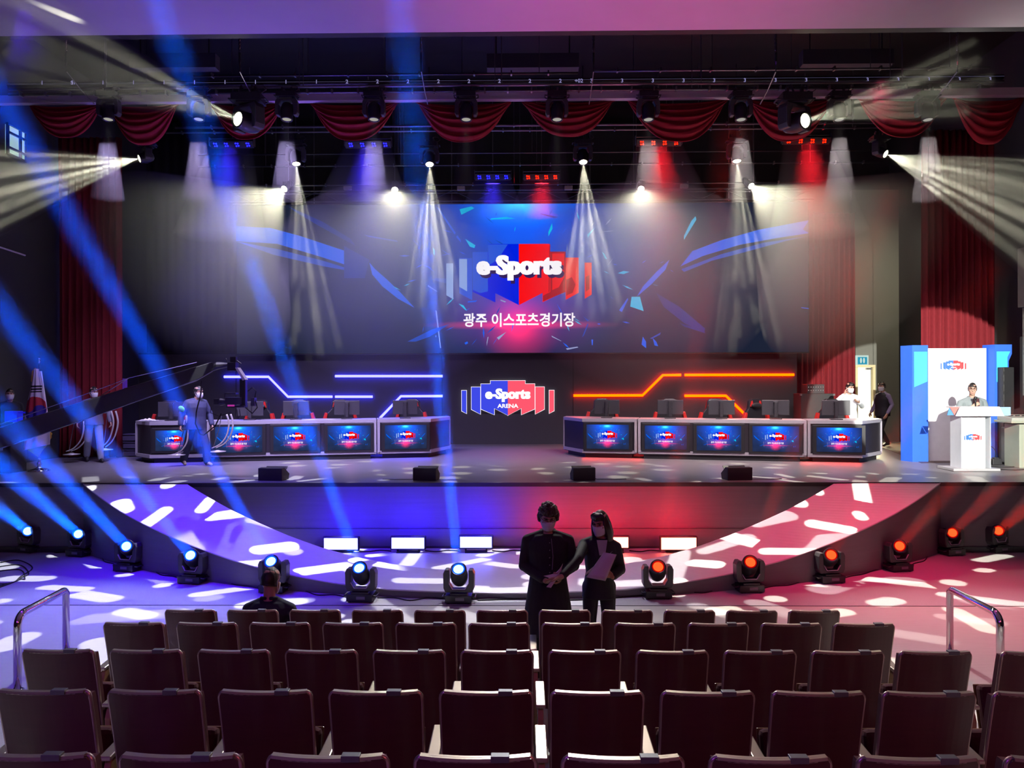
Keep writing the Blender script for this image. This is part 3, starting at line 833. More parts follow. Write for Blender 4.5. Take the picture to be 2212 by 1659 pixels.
def gchair0():
    t = thing('gaming_chair', (0, 0, 0), 'x', 'chair', 'black and red gaming chairs behind the desks')
    # faces the audience (-y): back rest stands behind the sitter
    bm = BM()
    prism(bm, [(-0.24, 0.50), (0.24, 0.50), (0.27, 0.85), (0.24, 1.0), (0.17, 1.1), (0.15, 1.28), (0.09, 1.33), (-0.09, 1.33), (-0.15, 1.28), (-0.17, 1.1), (-0.24, 1.0), (-0.27, 0.85)], 0.20, 0.30)
    finish('backrest', bm, M_CHB, parent=t, bevel=0.02)
    for s in (-1, 1):
        bm = BM(); prism(bm, [(s*0.235, 0.62), (s*0.30, 0.66), (s*0.33, 0.86), (s*0.29, 1.02), (s*0.24, 1.0), (s*0.262, 0.86)], 0.14, 0.24); finish('side_wing', bm, M_CHR, parent=t, bevel=0.012, label='red side wing')
        bm = BM(); prism(bm, [(s*0.06, 1.13), (s*0.145, 1.15), (s*0.12, 1.27), (s*0.09, 1.29)], 0.185, 0.202); finish('head_patch', bm, M_CHR, parent=t, label='red patch')
    bm = BM(); ball(bm, (0, 0.17, 1.17), (0.13, 0.05, 0.07)); finish('neck_pillow', bm, M_CHB, parent=t, smooth=True)
    bm = BM(); box(bm, (0, -0.04, 0.46), (0.52, 0.5, 0.11)); finish('seat', bm, M_CHB, parent=t, bevel=0.03)
    for s in (-1, 1):
        bm = BM(); box(bm, (s*0.31, 0.0, 0.69), (0.08, 0.26, 0.03)); box(bm, (s*0.31, 0.02, 0.56), (0.03, 0.06, 0.26)); box(bm, (s*0.27, 0.02, 0.42), (0.12, 0.06, 0.03)); finish('armrest', bm, M_DARK, parent=t, bevel=0.005)
    bm = BM(); tube(bm, [(0, 0, 0.08), (0, 0, 0.42)], 0.03, 10)
    for k in range(5):
        a = 2*PI*k/5; tube(bm, [(0, 0, 0.10), (0.3*math.cos(a), 0.3*math.sin(a), 0.07)], 0.018, 6); ball(bm, (0.3*math.cos(a), 0.3*math.sin(a), 0.035), 0.035, seg=8, rings=6)
    finish('base', bm, M_DARK, parent=t)
    return t
mon0 = monitor0(); gch0 = gchair0(); first = True
sides = [('nearest the flag', 372, 906, 1), ('behind the crane camera', 541, 904, 1), ('second from the crane camera', 640, 904, 1), ('with its headrest turned, next to the one in the middle', 750, 903, 1), ('beside the rising blue neon line', 875, 902, 1),
         ('nearest the wall emblem on the red side', 1312, 902, 1), ('just right of the trim post on the red side', 1449, 903, 1), ('under the falling orange neon line', 1558, 905, 1), ('with the big black headrest beside it', 1675, 906, 1), ('in front of the man in a white shirt', 1806, 908, 1)]
CH_X = [360, 552, 640, 738, 884, 1304, 1452, 1551, 1646, 1806]
CH_RZ = [0.1, -0.3, 0.05, 0.4, -0.2, 0.1, 0.05, 0.1, 0.5, 0.1]
for k, (lab, px, py, _) in enumerate(sides):
    l0, l1 = (lA, lB) if px < 1100 else (rA, rB)
    p = on(l0, l1, px); nrm = Vector((-(l1-l0).y, (l1-l0).x, 0)).normalized()
    q = p+nrm*0.42; sc0 = (q.y/p.y)
    m_ = mon0 if k == 0 else copy_tree(mon0)
    m_.location = (p.x*sc0, q.y, SZ+0.93); m_.rotation_euler = (0, 0, math.atan2((l1-l0).y, (l1-l0).x))
    m_['label'] = 'black monitor seen from behind, ' + lab
    pc = on(l0, l1, max(323 if px < 1100 else 1245, min(CH_X[k], 935 if px < 1100 else 1863))); q = pc+nrm*1.25; sc1 = q.y/pc.y
    g_ = gch0 if k == 0 else copy_tree(gch0)
    g_.location = (pc.x*sc1, q.y, SZ); g_.scale = (1.3, 1.0, 1.04); g_.rotation_euler = (0, 0, CH_RZ[k])
    g_['label'] = 'gaming chair behind the monitor ' + lab
# white cloth left on the end desk
bm = BM(); rnd = random.Random(3)
p = W(322, 906, y=17.4)
rows = []
for j in range(9):
    rows.append([Vector((-0.18+0.36*i/12+0.02*rnd.random(), -0.10+0.2*j/8, 0.015+0.05*abs(math.sin(i*0.9+j*0.5))*math.sin(PI*j/8+0.2)*math.sin(PI*i/12+.15)+0.012*rnd.random())) for i in range(13)])
for a_, b_ in zip(rows[:-1], rows[1:]): quad_strip(bm, a_, b_)
bmesh.ops.remove_doubles(bm, verts=bm.verts, dist=1e-5)
o = finish('folded_cloth', bm, M_WHITE, smooth=True, solid=0.012, loc=(p.x, 17.38, SZ+0.935)); meta(o, 'crumpled white cloth lying on the end desk near the flag', 'cloth')
# ------------------------------------------------------------------ flying bars, chains
def _mk(bm, m, n):
    bmesh.ops.recalc_face_normals(bm, faces=bm.faces)
    me = bpy.data.meshes.new(n); bm.to_mesh(me); bm.free(); me.materials.append(m); return me
def part(name, me, parent, loc=(0, 0, 0), rot=None, bevel=0, scale=None):
    o = bpy.data.objects.new(name, me); COL.objects.link(o); o.parent = parent; o.location = loc
    if rot is not None: o.rotation_mode = 'QUATERNION'; o.rotation_quaternion = rot
    if scale: o.scale = (scale,)*3
    if bevel:
        s = o.modifiers.new('bevel', 'BEVEL'); s.width = bevel; s.segments = 2; s.limit_method = 'ANGLE'; s.angle_limit = R(40)
    return o
# ------------------------------------------------------------------ flying bars, chains
M_PIPE = mat('dark_rigging_pipe', (0.10, 0.10, 0.115), 0.35, 0.7)
M_PIPEL = mat('worn_rigging_pipe', (0.30, 0.29, 0.31), 0.35, 0.7)
def pipe(x0, x1, py, y, r, label, m=M_PIPE, marks=None, hooks=0):
    z = W(1106, py, y=y).z; a = wx(x0, y); b = wx(x1, y)
    t = thing('rigging_pipe', ((a+b)/2, y, z), label, 'pipe', 'rigging pipes over the stage')
    L_ = b-a
    bm = BM(); tube(bm, [(-L_/2, 0, 0), (-L_/6, 0, 0), (L_/6, 0, 0), (L_/2, 0, 0)], r, 10); finish('bar', bm, m, parent=t, smooth=True)
    n = 5
    for k in range(n):
        x = -L_/2+L_*(k+0.5)/n
        bm = BM(); tube(bm, [(x, 0, 0), (x, 0, 11.0-z)], 0.008, 5); finish('suspension_wire', bm, M_STEEL, parent=t)
    if hooks:
        rnd = random.Random(int(py))
        bm = BM(); box(bm, (0, -0.02, 0.0), (0.03, 2*r+0.05, 2*r+0.03)); cme = _mk(bm, M_STEEL, 'pipe_clamp')
        for k in range(hooks):
            x = -L_/2+L_*(k+0.3+0.4*rnd.random())/hooks
            part('pipe_clamp', cme, t, loc=(x, 0, 0))
    if marks:
        bm = BM()
        for px, s in marks:
            p = W(px, marks_y(px), y=y)
            text_bm(bm, s, p.x-(a+b)/2, p.z-z, 0.075, None, 0, -r-0.01, 0.02)
        box(bm, (0, -r-0.002, W(1106, 175.5, y=y).z-z), (L_, 0.004, 0.0001))
        finish('number_marks', bm, glow_mat('pale_marking_print', (0.24, 0.22, 0.45)), parent=t, label='small pale position numbers')  # printed numbers glow: the light on them is put into emission
    return t
def marks_y(px): return 177.5-0.0075*(px-1106)*0.5
mk = [(95+65.6*k, '1') for k in range(10)] + [(161, 'S1')] + [(751+65.6*k, '2') for k in range(8)] + [(1250, '+02')] + [(1277+66*k, '3') for k in range(14)]
mk = [m for m in mk if m[0] < 2160]
pipe(20, 2168, 175.5, 14.55, 0.05, 'dark numbered rigging pipe right above the hanging moving heads', M_BLACK, marks=mk)
pipe(420, 1250, 159, 14.8, 0.022, 'thin short upper rigging pipe on the blue side', M_PIPE, hooks=9)
pipe(1285, 2140, 155, 14.8, 0.022, 'thin short upper rigging pipe on the red side', M_PIPEL, hooks=9)
pipe(20, 2170, 184, 14.5, 0.024, 'rigging pipe just under the row of numbers', M_PIPEL)
pipe(20, 2140, 196, 14.5, 0.024, 'rigging pipe that carries the front row of moving heads', M_PIPE, hooks=40)
pipe(380, 2010, 271, 19.3, 0.028, 'upper pale rigging pipe behind the red swags', M_PIPEL, hooks=10)
pipe(360, 2010, 282, 19.3, 0.022, 'lower rigging pipe behind the red swags', M_PIPEL, hooks=26)
pipe(430, 1880, 330, 20.3, 0.022, 'rigging pipe at the level of the upper coloured light bars', M_PIPE)
pipe(430, 1900, 356, 20.6, 0.022, 'rigging pipe at the level of the rear moving head lenses', M_PIPE, hooks=22)
pipe(470, 1760, 398, 21.0, 0.022, 'rigging pipe between the four dazzling profile lamps', M_PIPE, hooks=8)
# lattice truss right above the screen
z0 = W(1106, 436, y=21.9).z; z1 = W(1106, 413, y=21.9).z; xa = wx(500, 21.9); xb = wx(1755, 21.9)
t = thing('lattice_truss', ((xa+xb)/2, 21.9, z0), 'dark lattice truss running along the top of the big screen', 'truss')
bm = BM(); Lh = (xb-xa)/2
for yy in (-0.15, 0.15):
    for z in (0, z1-z0): tube(bm, [(-Lh, yy, z), (Lh, yy, z)], 0.025, 8)
n = 26
for k in range(n):
    x = -Lh+2*Lh*k/n; dx = 2*Lh/n
    tube(bm, [(x, -0.15, 0 if k % 2 else z1-z0), (x+dx, -0.15, z1-z0 if k % 2 else 0)], 0.012, 6)
finish('lattice', bm, M_PIPE, parent=t)
for k in range(5):
    x = -Lh+2*Lh*(k+0.5)/5
    bm = BM(); tube(bm, [(x, 0, z1-z0), (x, 0, 11.0-z0)], 0.01, 5); finish('suspension_wire', bm, M_STEEL, parent=t)

# hoist chains hanging from the bulkhead
for k, (px, lab) in enumerate([(145, 'nearest the left wall'), (520, 'above the sideways moving head on the blue side'), (912, 'above the fourth swag'), (1284, 'just right of the middle'), (1678, 'above the sideways moving head on the red side'), (2070, 'nearest the right wall')]):
    y = 13.6; x = wx(px, y); zt_ = W(px, 40, y=y).z; zb_ = W(px, 158, y=y).z
    t = thing('hoist_chain', (x, y, zb_), 'hoist chain with shiny turnbuckle, ' + lab, 'chain', 'hoist chains under the bulkhead')
    bm = BM(); n = 16
    for i in range(n):
        z = (zt_-zb_)*(0.42+0.58*i/n); lw = 0.018
        pts = [(lw*math.cos(2*PI*j/8)*(1 if i % 2 else 0.2), lw*math.cos(2*PI*j/8)*(0.2 if i % 2 else 1), z+0.05*math.sin(2*PI*j/8)) for j in range(9)]
        tube(bm, pts, 0.008, 5)
    tube(bm, [(0, 0, (zt_-zb_)), (0, 0, 11-zb_)], 0.008, 5)
    finish('chain_links', bm, M_CHROME, parent=t)
    bm = BM(); tube(bm, [(0, 0, 0.02), (0, 0, 0.14), (0, 0, 0.2), (0, 0, 0.36), (0, 0, 0.40)], [0.008, 0.01, 0.024, 0.024, 0.008], 8); finish('turnbuckle', bm, M_CHROME, parent=t)
    bm = BM(); tube(bm, [(0, 0, 0.03), (0, 0.45, -0.12), (0, 0.9, -0.22)], 0.01, 5); finish('hook_line', bm, M_STEEL, parent=t)

# dim painted panels in the void: cable trays
for px0, px1, py0, py1, lab in ((285, 470, 121, 150, 'flat cable tray in the dark void over the blue side'), (1052, 1250, 121, 150, 'flat cable tray in the dark void over the middle'), (1730, 1925, 112, 142, 'flat cable tray in the dark void over the red side')):
    y = 16.4; a_ = W(px0, py0, y=y); b_ = W(px1, py1, y=y)
    bm = BM(); box(bm, (0, 0, 0), (b_.x-a_.x, 0.25, a_.z-b_.z)); 
    for s in (-0.4, 0.4): tube(bm, [((b_.x-a_.x)*s, 0, (a_.z-b_.z)/2), ((b_.x-a_.x)*s, 0, 11-(a_.z+b_.z)/2)], 0.015, 6)
    o = finish('cable_tray', bm, mat('dark_tray_paint', (0.05, 0.05, 0.06), 0.6), loc=((a_.x+b_.x)/2, y, (a_.z+b_.z)/2)); meta(o, lab, 'cable tray')

# ------------------------------------------------------------------ moving heads
M_HEAD = mat('moving_head_shell', (0.022, 0.022, 0.026), 0.35)
M_HEADG = mat('moving_head_fork', (0.05, 0.05, 0.055), 0.4)
M_PALEP = mat('pale_reflector_edge', (0.55, 0.5, 0.6), 0.3)
LENS = {'blue': glow_mat('lens_blue', (0.55, 1.6, 6.0), 1.6), 'red': glow_mat('lens_red', (1.6, 0.16, 0.03), 1.0), 'cream': glow_mat('lens_cream', (1.0, 0.95, 0.6), 14.0),
        'off': mat('lens_dark_glass', (0.05, 0.05, 0.07), 0.1), 'soft': glow_mat('lens_soft', (0.7, 0.68, 0.6), 0.5)}
_mh = {}
def mh_mesh(key, fn, m, smooth=False):
    if key not in _mh:
        bm = BM(); fn(bm); bmesh.ops.recalc_face_normals(bm, faces=bm.faces)
        me = bpy.data.meshes.new(key); bm.to_mesh(me); bm.free()
        for mm in (m if isinstance(m, list) else [m]): me.materials.append(mm)
        if smooth:
            for p in me.polygons: p.use_smooth = True
        _mh[key] = me
    return _mh[key]
def f_base(bm):
    box(bm, (0, 0, 0.065), (0.36, 0.26, 0.10)); box(bm, (0, 0, 0.125), (0.24, 0.22, 0.03))
    for s in (-1, 1):
        tube(bm, [(s*0.18, -0.08, 0.09), (s*0.225, -0.07, 0.08), (s*0.225, 0.07, 0.08), (s*0.18, 0.08, 0.09)], 0.012, 6)
        for q in (-1, 1): tube(bm, [(s*0.14, q*0.09, 0.0), (s*0.14, q*0.09, 0.02)], 0.02, 8)
def f_disp(bm): box(bm, (0.02, -0.132, 0.068), (0.12, 0.006, 0.04))
def f_yoke(bm):
    prism(bm, [(-0.21, 0.20), (-0.185, 0.145), (0.185, 0.145), (0.21, 0.20), (0.215, 0.40), (0.19, 0.455), (0.135, 0.455), (0.135, 0.26), (0.09, 0.185), (-0.09, 0.185), (-0.135, 0.26), (-0.135, 0.455), (-0.19, 0.455), (-0.215, 0.40)], -0.075, 0.075)
def f_yedge(bm):
    prism(bm, [(-0.135, 0.262), (-0.088, 0.187), (0.088, 0.187), (0.135, 0.262), (0.128, 0.268), (0.082, 0.196), (-0.082, 0.196), (-0.128, 0.268)], -0.083, -0.068)
def f_head(bm):
    lathe(bm, [(0.0, -0.15), (0.07, -0.15), (0.10, -0.12), (0.118, -0.05), (0.122, 0.03), (0.112, 0.09), (0.108, 0.13), (0.112, 0.155), (0.108, 0.175), (0.088, 0.175), (0.086, 0.158), (0.0, 0.158)], 22)
def f_lens(bm): lathe(bm, [(0.0, 0.160), (0.06, 0.166), (0.084, 0.160), (0.084, 0.150), (0, 0.150)], 20)
def f_ring(bm): lathe(bm, [(0.070, 0.168), (0.086, 0.168), (0.086, 0.160), (0.070, 0.160), (0.070, 0.168)], 20, caps=False)
RING = {'blue': glow_mat('lens_ring_blue', (0.0, 0.10, 1.4)), 'red': glow_mat('lens_ring_red', (0.5, 0.0, 0.0))}
def f_clamp(bm):
    box(bm, (0, 0, 0.0), (0.24, 0.05, 0.03))
    for s in (-1, 1):
        box(bm, (s*0.09, 0, -0.03), (0.03, 0.06, 0.10)); tube(bm, [(s*0.09, 0.0, -0.1), (s*0.09, 0.035, -0.08), (s*0.09, 0.0, -0.045)], 0.012, 6)
    tube(bm, [(0.15, 0.05, 0.03), (0.24, 0.06, -0.03), (0.2, 0.05, -0.09), (0.1, 0.04, -0.1)], 0.006, 5)

def moving_head(loc, direction, color, label, group, hang=False, fork_rz=None, sc=1.0, base_rz=0.0):
    """fixture standing on (or hanging from) loc, lamp pointing along direction; returns lens position"""
    d = Vector(direction).normalized()
    t = thing('moving_head_light', loc, label, 'stage light', group)
    t.scale = (sc, sc, sc)
    flip = Quaternion((1, 0, 0), PI) if hang else Quaternion()
    part('base', mh_mesh('mh_base', f_base, M_HEAD), t, rot=Quaternion((0, 0, 1), base_rz) @ flip, bevel=0.008)
    if not hang:
        part('status_display', mh_mesh('mh_disp', f_disp, mat('small_lcd', (0.2, 0.2, 0.24), 0.3)), t, rot=Quaternion((0, 0, 1), base_rz) @ flip)
    if hang: part('clamp', mh_mesh('mh_clamp', f_clamp, M_HEADG), t, rot=flip)
    if fork_rz is None:
        fork_rz = math.atan2(d.x, -d.y) if not hang else math.atan2(-d.x, d.y)
        while fork_rz > PI/2: fork_rz -= PI
        while fork_rz < -PI/2: fork_rz += PI
    q = Quaternion((0, 0, 1), fork_rz) @ flip
    yk = part('fork', mh_mesh('mh_yoke', f_yoke, M_HEADG), t, rot=q, bevel=0.012)
    ye = part('fork_edge', mh_mesh('mh_yedge', f_yedge, M_PALEP), yk)
    hp = Vector((0, 0, -0.36 if hang else 0.36))
    hq = d.to_track_quat('Z', 'Y')
    hd = part('lamp_head', mh_mesh('mh_head', f_head, M_HEAD, True), t, loc=hp, rot=hq)
    lens = mh_mesh('mh_lens_'+color, f_lens, LENS[color], True)
    part('lens', lens, hd)
    if color in RING: part('lens_ring', mh_mesh('mh_ring_'+color, f_ring, RING[color], True), hd)
    return Vector(loc)+(hp+d*0.175)*sc

def to_px(px, py, y): return W(px, py, y=y)
FLOORH = [  # base px, base py, lens px, second pixel on the beam, colour
 (62, 1192, 53, 1138, (-247, 895), 'blue'), (172, 1200, 163, 1145, (-200, 822), 'blue'), (277, 1232, 270, 1170, (-150, 719), 'blue'),
 (417, 1258, 410, 1190, (-100, 519), 'blue'), (592, 1278, 590, 1213, (0, 195), 'blue'), (781, 1297, 780, 1225, (372, 60), 'blue'), (992, 1300, 990, 1225, (870, 60), 'blue'),
 (1420, 1290, 1420, 1222, (1560, 400), 'red'), (1618, 1277, 1615, 1215, (1880, 500), 'red'), (1792, 1257, 1797, 1195, (2150, 560), 'red'),
 (1940, 1232, 1947, 1175, (2330, 740), 'red'), (2055, 1198, 2062, 1148, (2420, 800), 'red'), (2155, 1192, 2167, 1138, (2450, 900), 'red')]
LAB = ['moving head at the far end of the blue row beside the dark stage front', 'second moving head from the blue end, in the corner before the ramp', 'moving head in front of the tall end of the ramp on the blue side',
       'moving head under the violet part of the ramp, fourth from the blue end', 'moving head partly hidden by the seated person', 'blue moving head right of the seated person',
       'blue moving head nearest the standing man', 'red moving head nearest the standing woman', 'second red moving head from the standing woman', 'third red moving head from the standing woman',
       'red moving head near the tall end of the ramp', 'red moving head in the corner right after the ramp', 'red moving head at the far end of the red row']
for k, (bx, by, lx, ly, q2, c) in enumerate(FLOORH):
    b_ = W(bx, by, z=0.0)
    if c == 'blue': d = to_px(*q2, 5.5) - to_px(lx, ly, b_.y-0.1)
    else: d = to_px(*q2, 5.5) - to_px(lx, ly, b_.y-0.1)
    b_.z = 0
    yaw = [0.5, 0.45, 0.35, 0.3, 0.15, 0.1, 0.05, -0.05, -0.15, -0.25, -0.35, -0.45, -0.5][k]
    L_ = moving_head(b_, d, c, LAB[k], 'moving heads on the floor', base_rz=-yaw*0.6, fork_rz=-yaw*0.7)
    d.normalize()
    if c == 'blue':
        area('beam_lamp', L_+d*0.01, L_+d*2, (0.0, 0.07, 1.0), 21, 0.15, spread=1.6, shape='DISK')
        cone_haze('haze', L_+d*0.03, d, 8.0, 0.078, 0.17, 0.045, 14)
    else:
        area('beam_lamp', L_+d*0.01, L_+d*2, (1.0, 0.02, 0.005), 2, 0.15, spread=1.6, shape='DISK')
        cone_haze('haze', L_+d*0.03, d, 7.0, 0.078, 0.16, 0.03, 14)

# front hanging row: dim soft heads aimed down; some carry a patterned glass that breaks the light on ramp and floor
hung = [(235, 'first one, beside the left curtain'), (430, 'inside the beam of the blue side sideways lamp'), (620, 'right beside the sideways lamp on the blue side'), (808, 'in front of the third swag'), (1007, 'in front of the fourth swag'), (1203, 'in front of the fifth swag'), (1400, 'in front of the sixth swag'), (1600, 'between the sixth and the seventh swag'), (1812, 'beyond the sideways lamp on the red side'), (2003, 'last one, above the red curtain')]
for px, lab in hung:
    b_ = W(px, 199, y=14.5)
    hd = Vector((0, -0.12, -1))
    L_ = moving_head(b_, hd, 'soft', 'moving head in the front row, ' + lab, 'moving heads hanging over the stage front', hang=True, fork_rz=0.0)
    spot('soft_lamp', L_+Vector((0, 0, -0.03)), L_+Vector((0, -0.06, -3)), (0.80, 0.85, 0.75), 26, 16, 0.8, 0.05)
    cone_haze('haze', L_+Vector((0, 0, 0.0)), (0, -0.02, -1), 1.5, 0.085, 0.30, 0.10)

# two sideways heads near the ends of the front row, throwing a fan of rays
def rays(L_, tgt, power, ang, ln, dens, seed, color=CREAM, gobo='rays', sc=1.0):
    d = (Vector(tgt)-Vector(L_)).normalized()
    o = spot('ray_lamp', L_+d*0.02, tgt, color, power*3.5, ang, 0.15, 0.012)
    if gobo: gobo_nodes(o, gobo, seed, sc, 3.0)
    r1 = math.tan(R(ang/2))*ln
    cone_haze('haze', L_+d*0.03, d, ln, 0.05, 0.05+r1, dens, 24)
y = 14.3
for (bx, lx, ly, tx, ty, yt, lab) in ((537, 502, 258, 120, 120, 11.5, 'big black moving head turned sideways in the front row, on the blue side'), (1716, 1745, 255, 2010, 190, 12.2, 'big black moving head turned sideways in the front row, on the red side')):
    b_ = W(bx, 203, y=y); T_ = W(tx, ty, y=yt)
    d = T_-W(lx, ly, y=y)
    L_ = moving_head(b_, d, 'cream', lab, 'sideways moving heads of the front row', hang=True, sc=1.5)
    rays(L_, L_+d, 380, 24, 4.2 if bx < 1000 else 3.0, 0.08, bx*0.01, sc=0.85)
    bm = BM(); tube(bm, [b_, b_+Vector((0, 0.19, W(1106, 184, y=14.5).z-W(1106, 203, y=14.3).z))], 0.02, 6); o = finish('hanging_bracket', bm, M_PIPE); meta(o, 'bracket above the ' + lab.replace('big black ', ''), 'bracket')
    
# rear row heads with narrow fans of rays
for (lx, ly, tx, ty, yt, ang, lab) in ((640, 355, 648, 470, 18.9, 19, 'left of the blue light bars'), (928, 356, 932, 470, 18.6, 20, 'above the blue half of the big screen'), (1260, 351, 1268, 470, 18.6, 22, 'above the red half of the big screen'), (1592, 349, 1600, 470, 18.9, 20, 'left of the outermost red light bar'),):
    y = 19.3
    lp = W(lx, ly, y=y); tg = W(tx, ty, y=yt); d = (tg-lp).normalized()
    b_ = lp - (Vector((0, 0, -0.36)) + d*0.175)*1.15
    L_ = moving_head(b_, d, 'cream', 'moving head in the rear row, ' + lab, 'rear moving heads with fans of rays', hang=True, sc=1.15, fork_rz=0.0)
    bm = BM(); tube(bm, [b_+Vector((0, 0, 0.0)), Vector((b_.x, b_.y, 11.02))], 0.014, 6); o = finish('hanging_bracket', bm, M_PIPE); meta(o, 'bracket pipe of the rear moving head ' + lab, 'bracket')
    rays(L_, tg, 700, ang, 3.2, 0.10, lx*0.01, sc=1.1)
for (lx, ly, tx, ty, yt, lab) in ((300, 343, 0, 398, 15.8, 'next to the left curtain'), (1914, 333, 2150, 420, 15.8, 'next to the red curtain on the lectern side')):
    y = 17.5; lp = W(lx, ly, y=y); tg = W(tx, ty, y=yt); d = (tg-lp).normalized()
    b_ = lp - (Vector((0, 0, -0.36)) + d*0.175)*1.0
    L_ = moving_head(b_, d, 'cream', 'moving head throwing a fan of rays, ' + lab, 'rear moving heads with fans of rays', hang=True)
    bm = BM(); tube(bm, [b_+Vector((0, 0, 0.0)), Vector((b_.x, b_.y, 11.02))], 0.014, 6); o = finish('hanging_bracket', bm, M_PIPE); meta(o, 'bracket pipe of the fan throwing head ' + lab, 'bracket')
    rays(L_, tg, 950, 34, 4.2, 0.07, lx*0.02, sc=0.75)

# four dazzling profile lamps over the screen
def f_prof(bm):
    tube(bm, [(0, 0, -0.26), (0, 0, -0.2), (0, 0, 0.02), (0, 0, 0.04), (0, 0, 0.15)], [0.06, 0.085, 0.085, 0.06, 0.07], 14)
def f_plens(bm): lathe(bm, [(0, 0.152), (0.075, 0.158), (0.082, 0.15), (0, 0.145)], 16)
M_DAZ = glow_mat('dazzling_lens', (1.0, 0.95, 0.62), 60.0)
for (lx, ly, tx, ty, yt, ang, pw, lab) in ((614, 408, 430, 575, 17.6, 58, 760, 'on the far left'), (853, 410, 850, 640, 17.3, 64, 480, 'second from the left'), (1385, 408, 1385, 640, 17.3, 64, 480, 'third from the left'), (1623, 402, 1830, 575, 17.6, 56, 760, 'on the far right')):
    y = 20.6; lp = W(lx, ly, y=y); tg = W(tx, ty, y=yt); d = (tg-lp).normalized()
    c_ = lp-d*0.15
    t = thing('profile_spotlight', c_, 'dazzling cream profile spotlight above the big screen, ' + lab + ' of the four', 'stage light', 'dazzling profile spotlights')
    q = d.to_track_quat('Z', 'Y')
    part('barrel', mh_mesh('pf_body', f_prof, M_HEAD, True), t, rot=q)
    part('lens', mh_mesh('pf_lens', f_plens, M_DAZ, True), t, rot=q)
    zt_ = W(1106, 398, y=21.0).z-c_.z
    bm = BM(); tube(bm, [(-0.11, 0, 0), (-0.11, 0, 0.14), (0.11, 0, 0.14), (0.11, 0, 0)], 0.01, 6); tube(bm, [(0, 0, 0.14), (0, 0, zt_), (0, 21.0-c_.y, zt_)], 0.016, 6); finish('yoke', bm, M_PIPE, parent=t)
    o = spot('profile_lamp', lp+d*0.02, tg, (1.0, 0.98, 0.72), pw, ang, 0.28, 0.04)
    ln = 4.6
    cone_haze('haze', lp+d*0.03, d, ln, 0.04, 0.04+math.tan(R(ang/2))*ln, 0.12, 32, 0.3)

# coloured LED bars
def led_bar(px0, px1, py, y, col, label, ybeam=3.2):
    a_ = W(px0, py, y=y); b_ = W(px1, py, y=y); w = b_.x-a_.x; c_ = (a_+b_)/2
    t = thing('led_light_bar', c_, label, 'stage light', 'coloured light bars')
    tilt = Quaternion((1, 0, 0), R(-50))
    q = tilt
    bm = BM(); box(bm, (0, 0, 0), (w, 0.20, 0.10)); part('housing', (lambda me: me)(_mk(bm, M_DARK, 'lb_house')), t, rot=q, bevel=0.01)
    em = glow_mat('led_cell_'+col, {'blue': (0.03, 0.03, 9.0), 'red': (9.0, 0.03, 0.0)}[col], 2.2)
    for k in range(4):
        bm = BM(); x = -w/2+w*(k+0.5)/4
        for (dx, dy) in ((-0.03, -0.035), (0.025, -0.03), (-0.022, 0.035), (0.035, 0.03)):
            tube(bm, [(x+dx, -0.0+dy, -0.05), (x+dx, dy, -0.060)], 0.017, 8)
        part('led_cell', _mk(bm, em, 'lb_cell'), t, rot=q)
    bm = BM()
    for s in (-1, 1): box(bm, (s*(w/2+0.012), 0, 0.05), (0.012, 0.16, 0.22))
    tube(bm, [(-w/2, 0.05, 0.15), (w/2, 0.05, 0.15)], 0.012, 6); tube(bm, [(0, 0.05, 0.15), (0, 0.05, 11.02-c_.z)], 0.012, 6)
    part('bracket', _mk(bm, M_PIPEL, 'lb_br'), t)
    c = {'blue': (0.04, 0.02, 1.0), 'red': (1.0, 0.012, 0.025)}[col]
    lm = spot('bar_lamp', c_+Vector((0, -0.12, -0.1)), c_+Vector((0, -0.7, -2.6)), c, 1300, 42, 0.9, 0.25)
    bm = BM(); d = Vector((0, -0.27, -1)).normalized(); s0 = c_+Vector((0, -0.1, -0.06))
    rings = []
    for k in range(6):
        f = k/5; ctr = s0+d*(ybeam*f); rx = w/2*(1+0.85*f); ry = 0.10+0.8*f
        rings.append([bm.verts.new(ctr+Vector((rx*math.copysign(abs(math.cos(2*PI*i/20))**0.6, math.cos(2*PI*i/20)), ry*math.copysign(abs(math.sin(2*PI*i/20))**0.6, math.sin(2*PI*i/20)), 0))) for i in range(20)])
    ring_faces(bm, rings)
    meta(finish('haze', bm, haze_mat('haze_0.2_0', 0.2)), kind='stuff')
led_bar(455, 548, 311, 19.9, 'blue', 'blue LED light bar farthest from the middle', 2.6)
led_bar(746, 845, 311, 19.9, 'blue', 'blue LED light bar behind the third swag', 1.6)
led_bar(1026, 1103, 381, 21.2, 'blue', 'lower blue LED light bar at the middle of the screen top', 1.2)
led_bar(1131, 1209, 381, 21.2, 'red', 'lower red LED light bar at the middle of the screen top', 1.2)
led_bar(1374, 1472, 307, 19.9, 'red', 'red LED light bar behind the sixth swag', 1.6)
led_bar(1690, 1792, 303, 19.9, 'red', 'tilted red LED light bar in a white frame, farthest from the middle', 2.6)
# white rim frame of the last bar
a_ = W(1690, 314, y=19.7); b_ = W(1792, 293, y=19.7)
# small pale boxes over the screen
for px, py in ((751, 406), (996, 407), (1228, 406), (1478, 402)):
    c_ = W(px, py, y=21.6); t = thing('junction_box', c_, {751: 'small pale junction box left of the second dazzling spotlight', 996: 'small pale junction box below the blue light bar', 1228: 'small pale junction box below the red light bar', 1478: 'small pale junction box right of the third dazzling spotlight'}[px], 'box', 'pale junction boxes above the screen')
    bm = BM(); box(bm, (0, 0, 0), (0.22, 0.12, 0.11)); finish('case', bm, mat('pale_box', (0.5, 0.48, 0.45), 0.6), parent=t, bevel=0.01)
    bm = BM(); tube(bm, [(0, 0.05, 0.05), (0, 0.3, 0.16)], 0.012, 6); finish('bracket', bm, M_PIPE, parent=t)

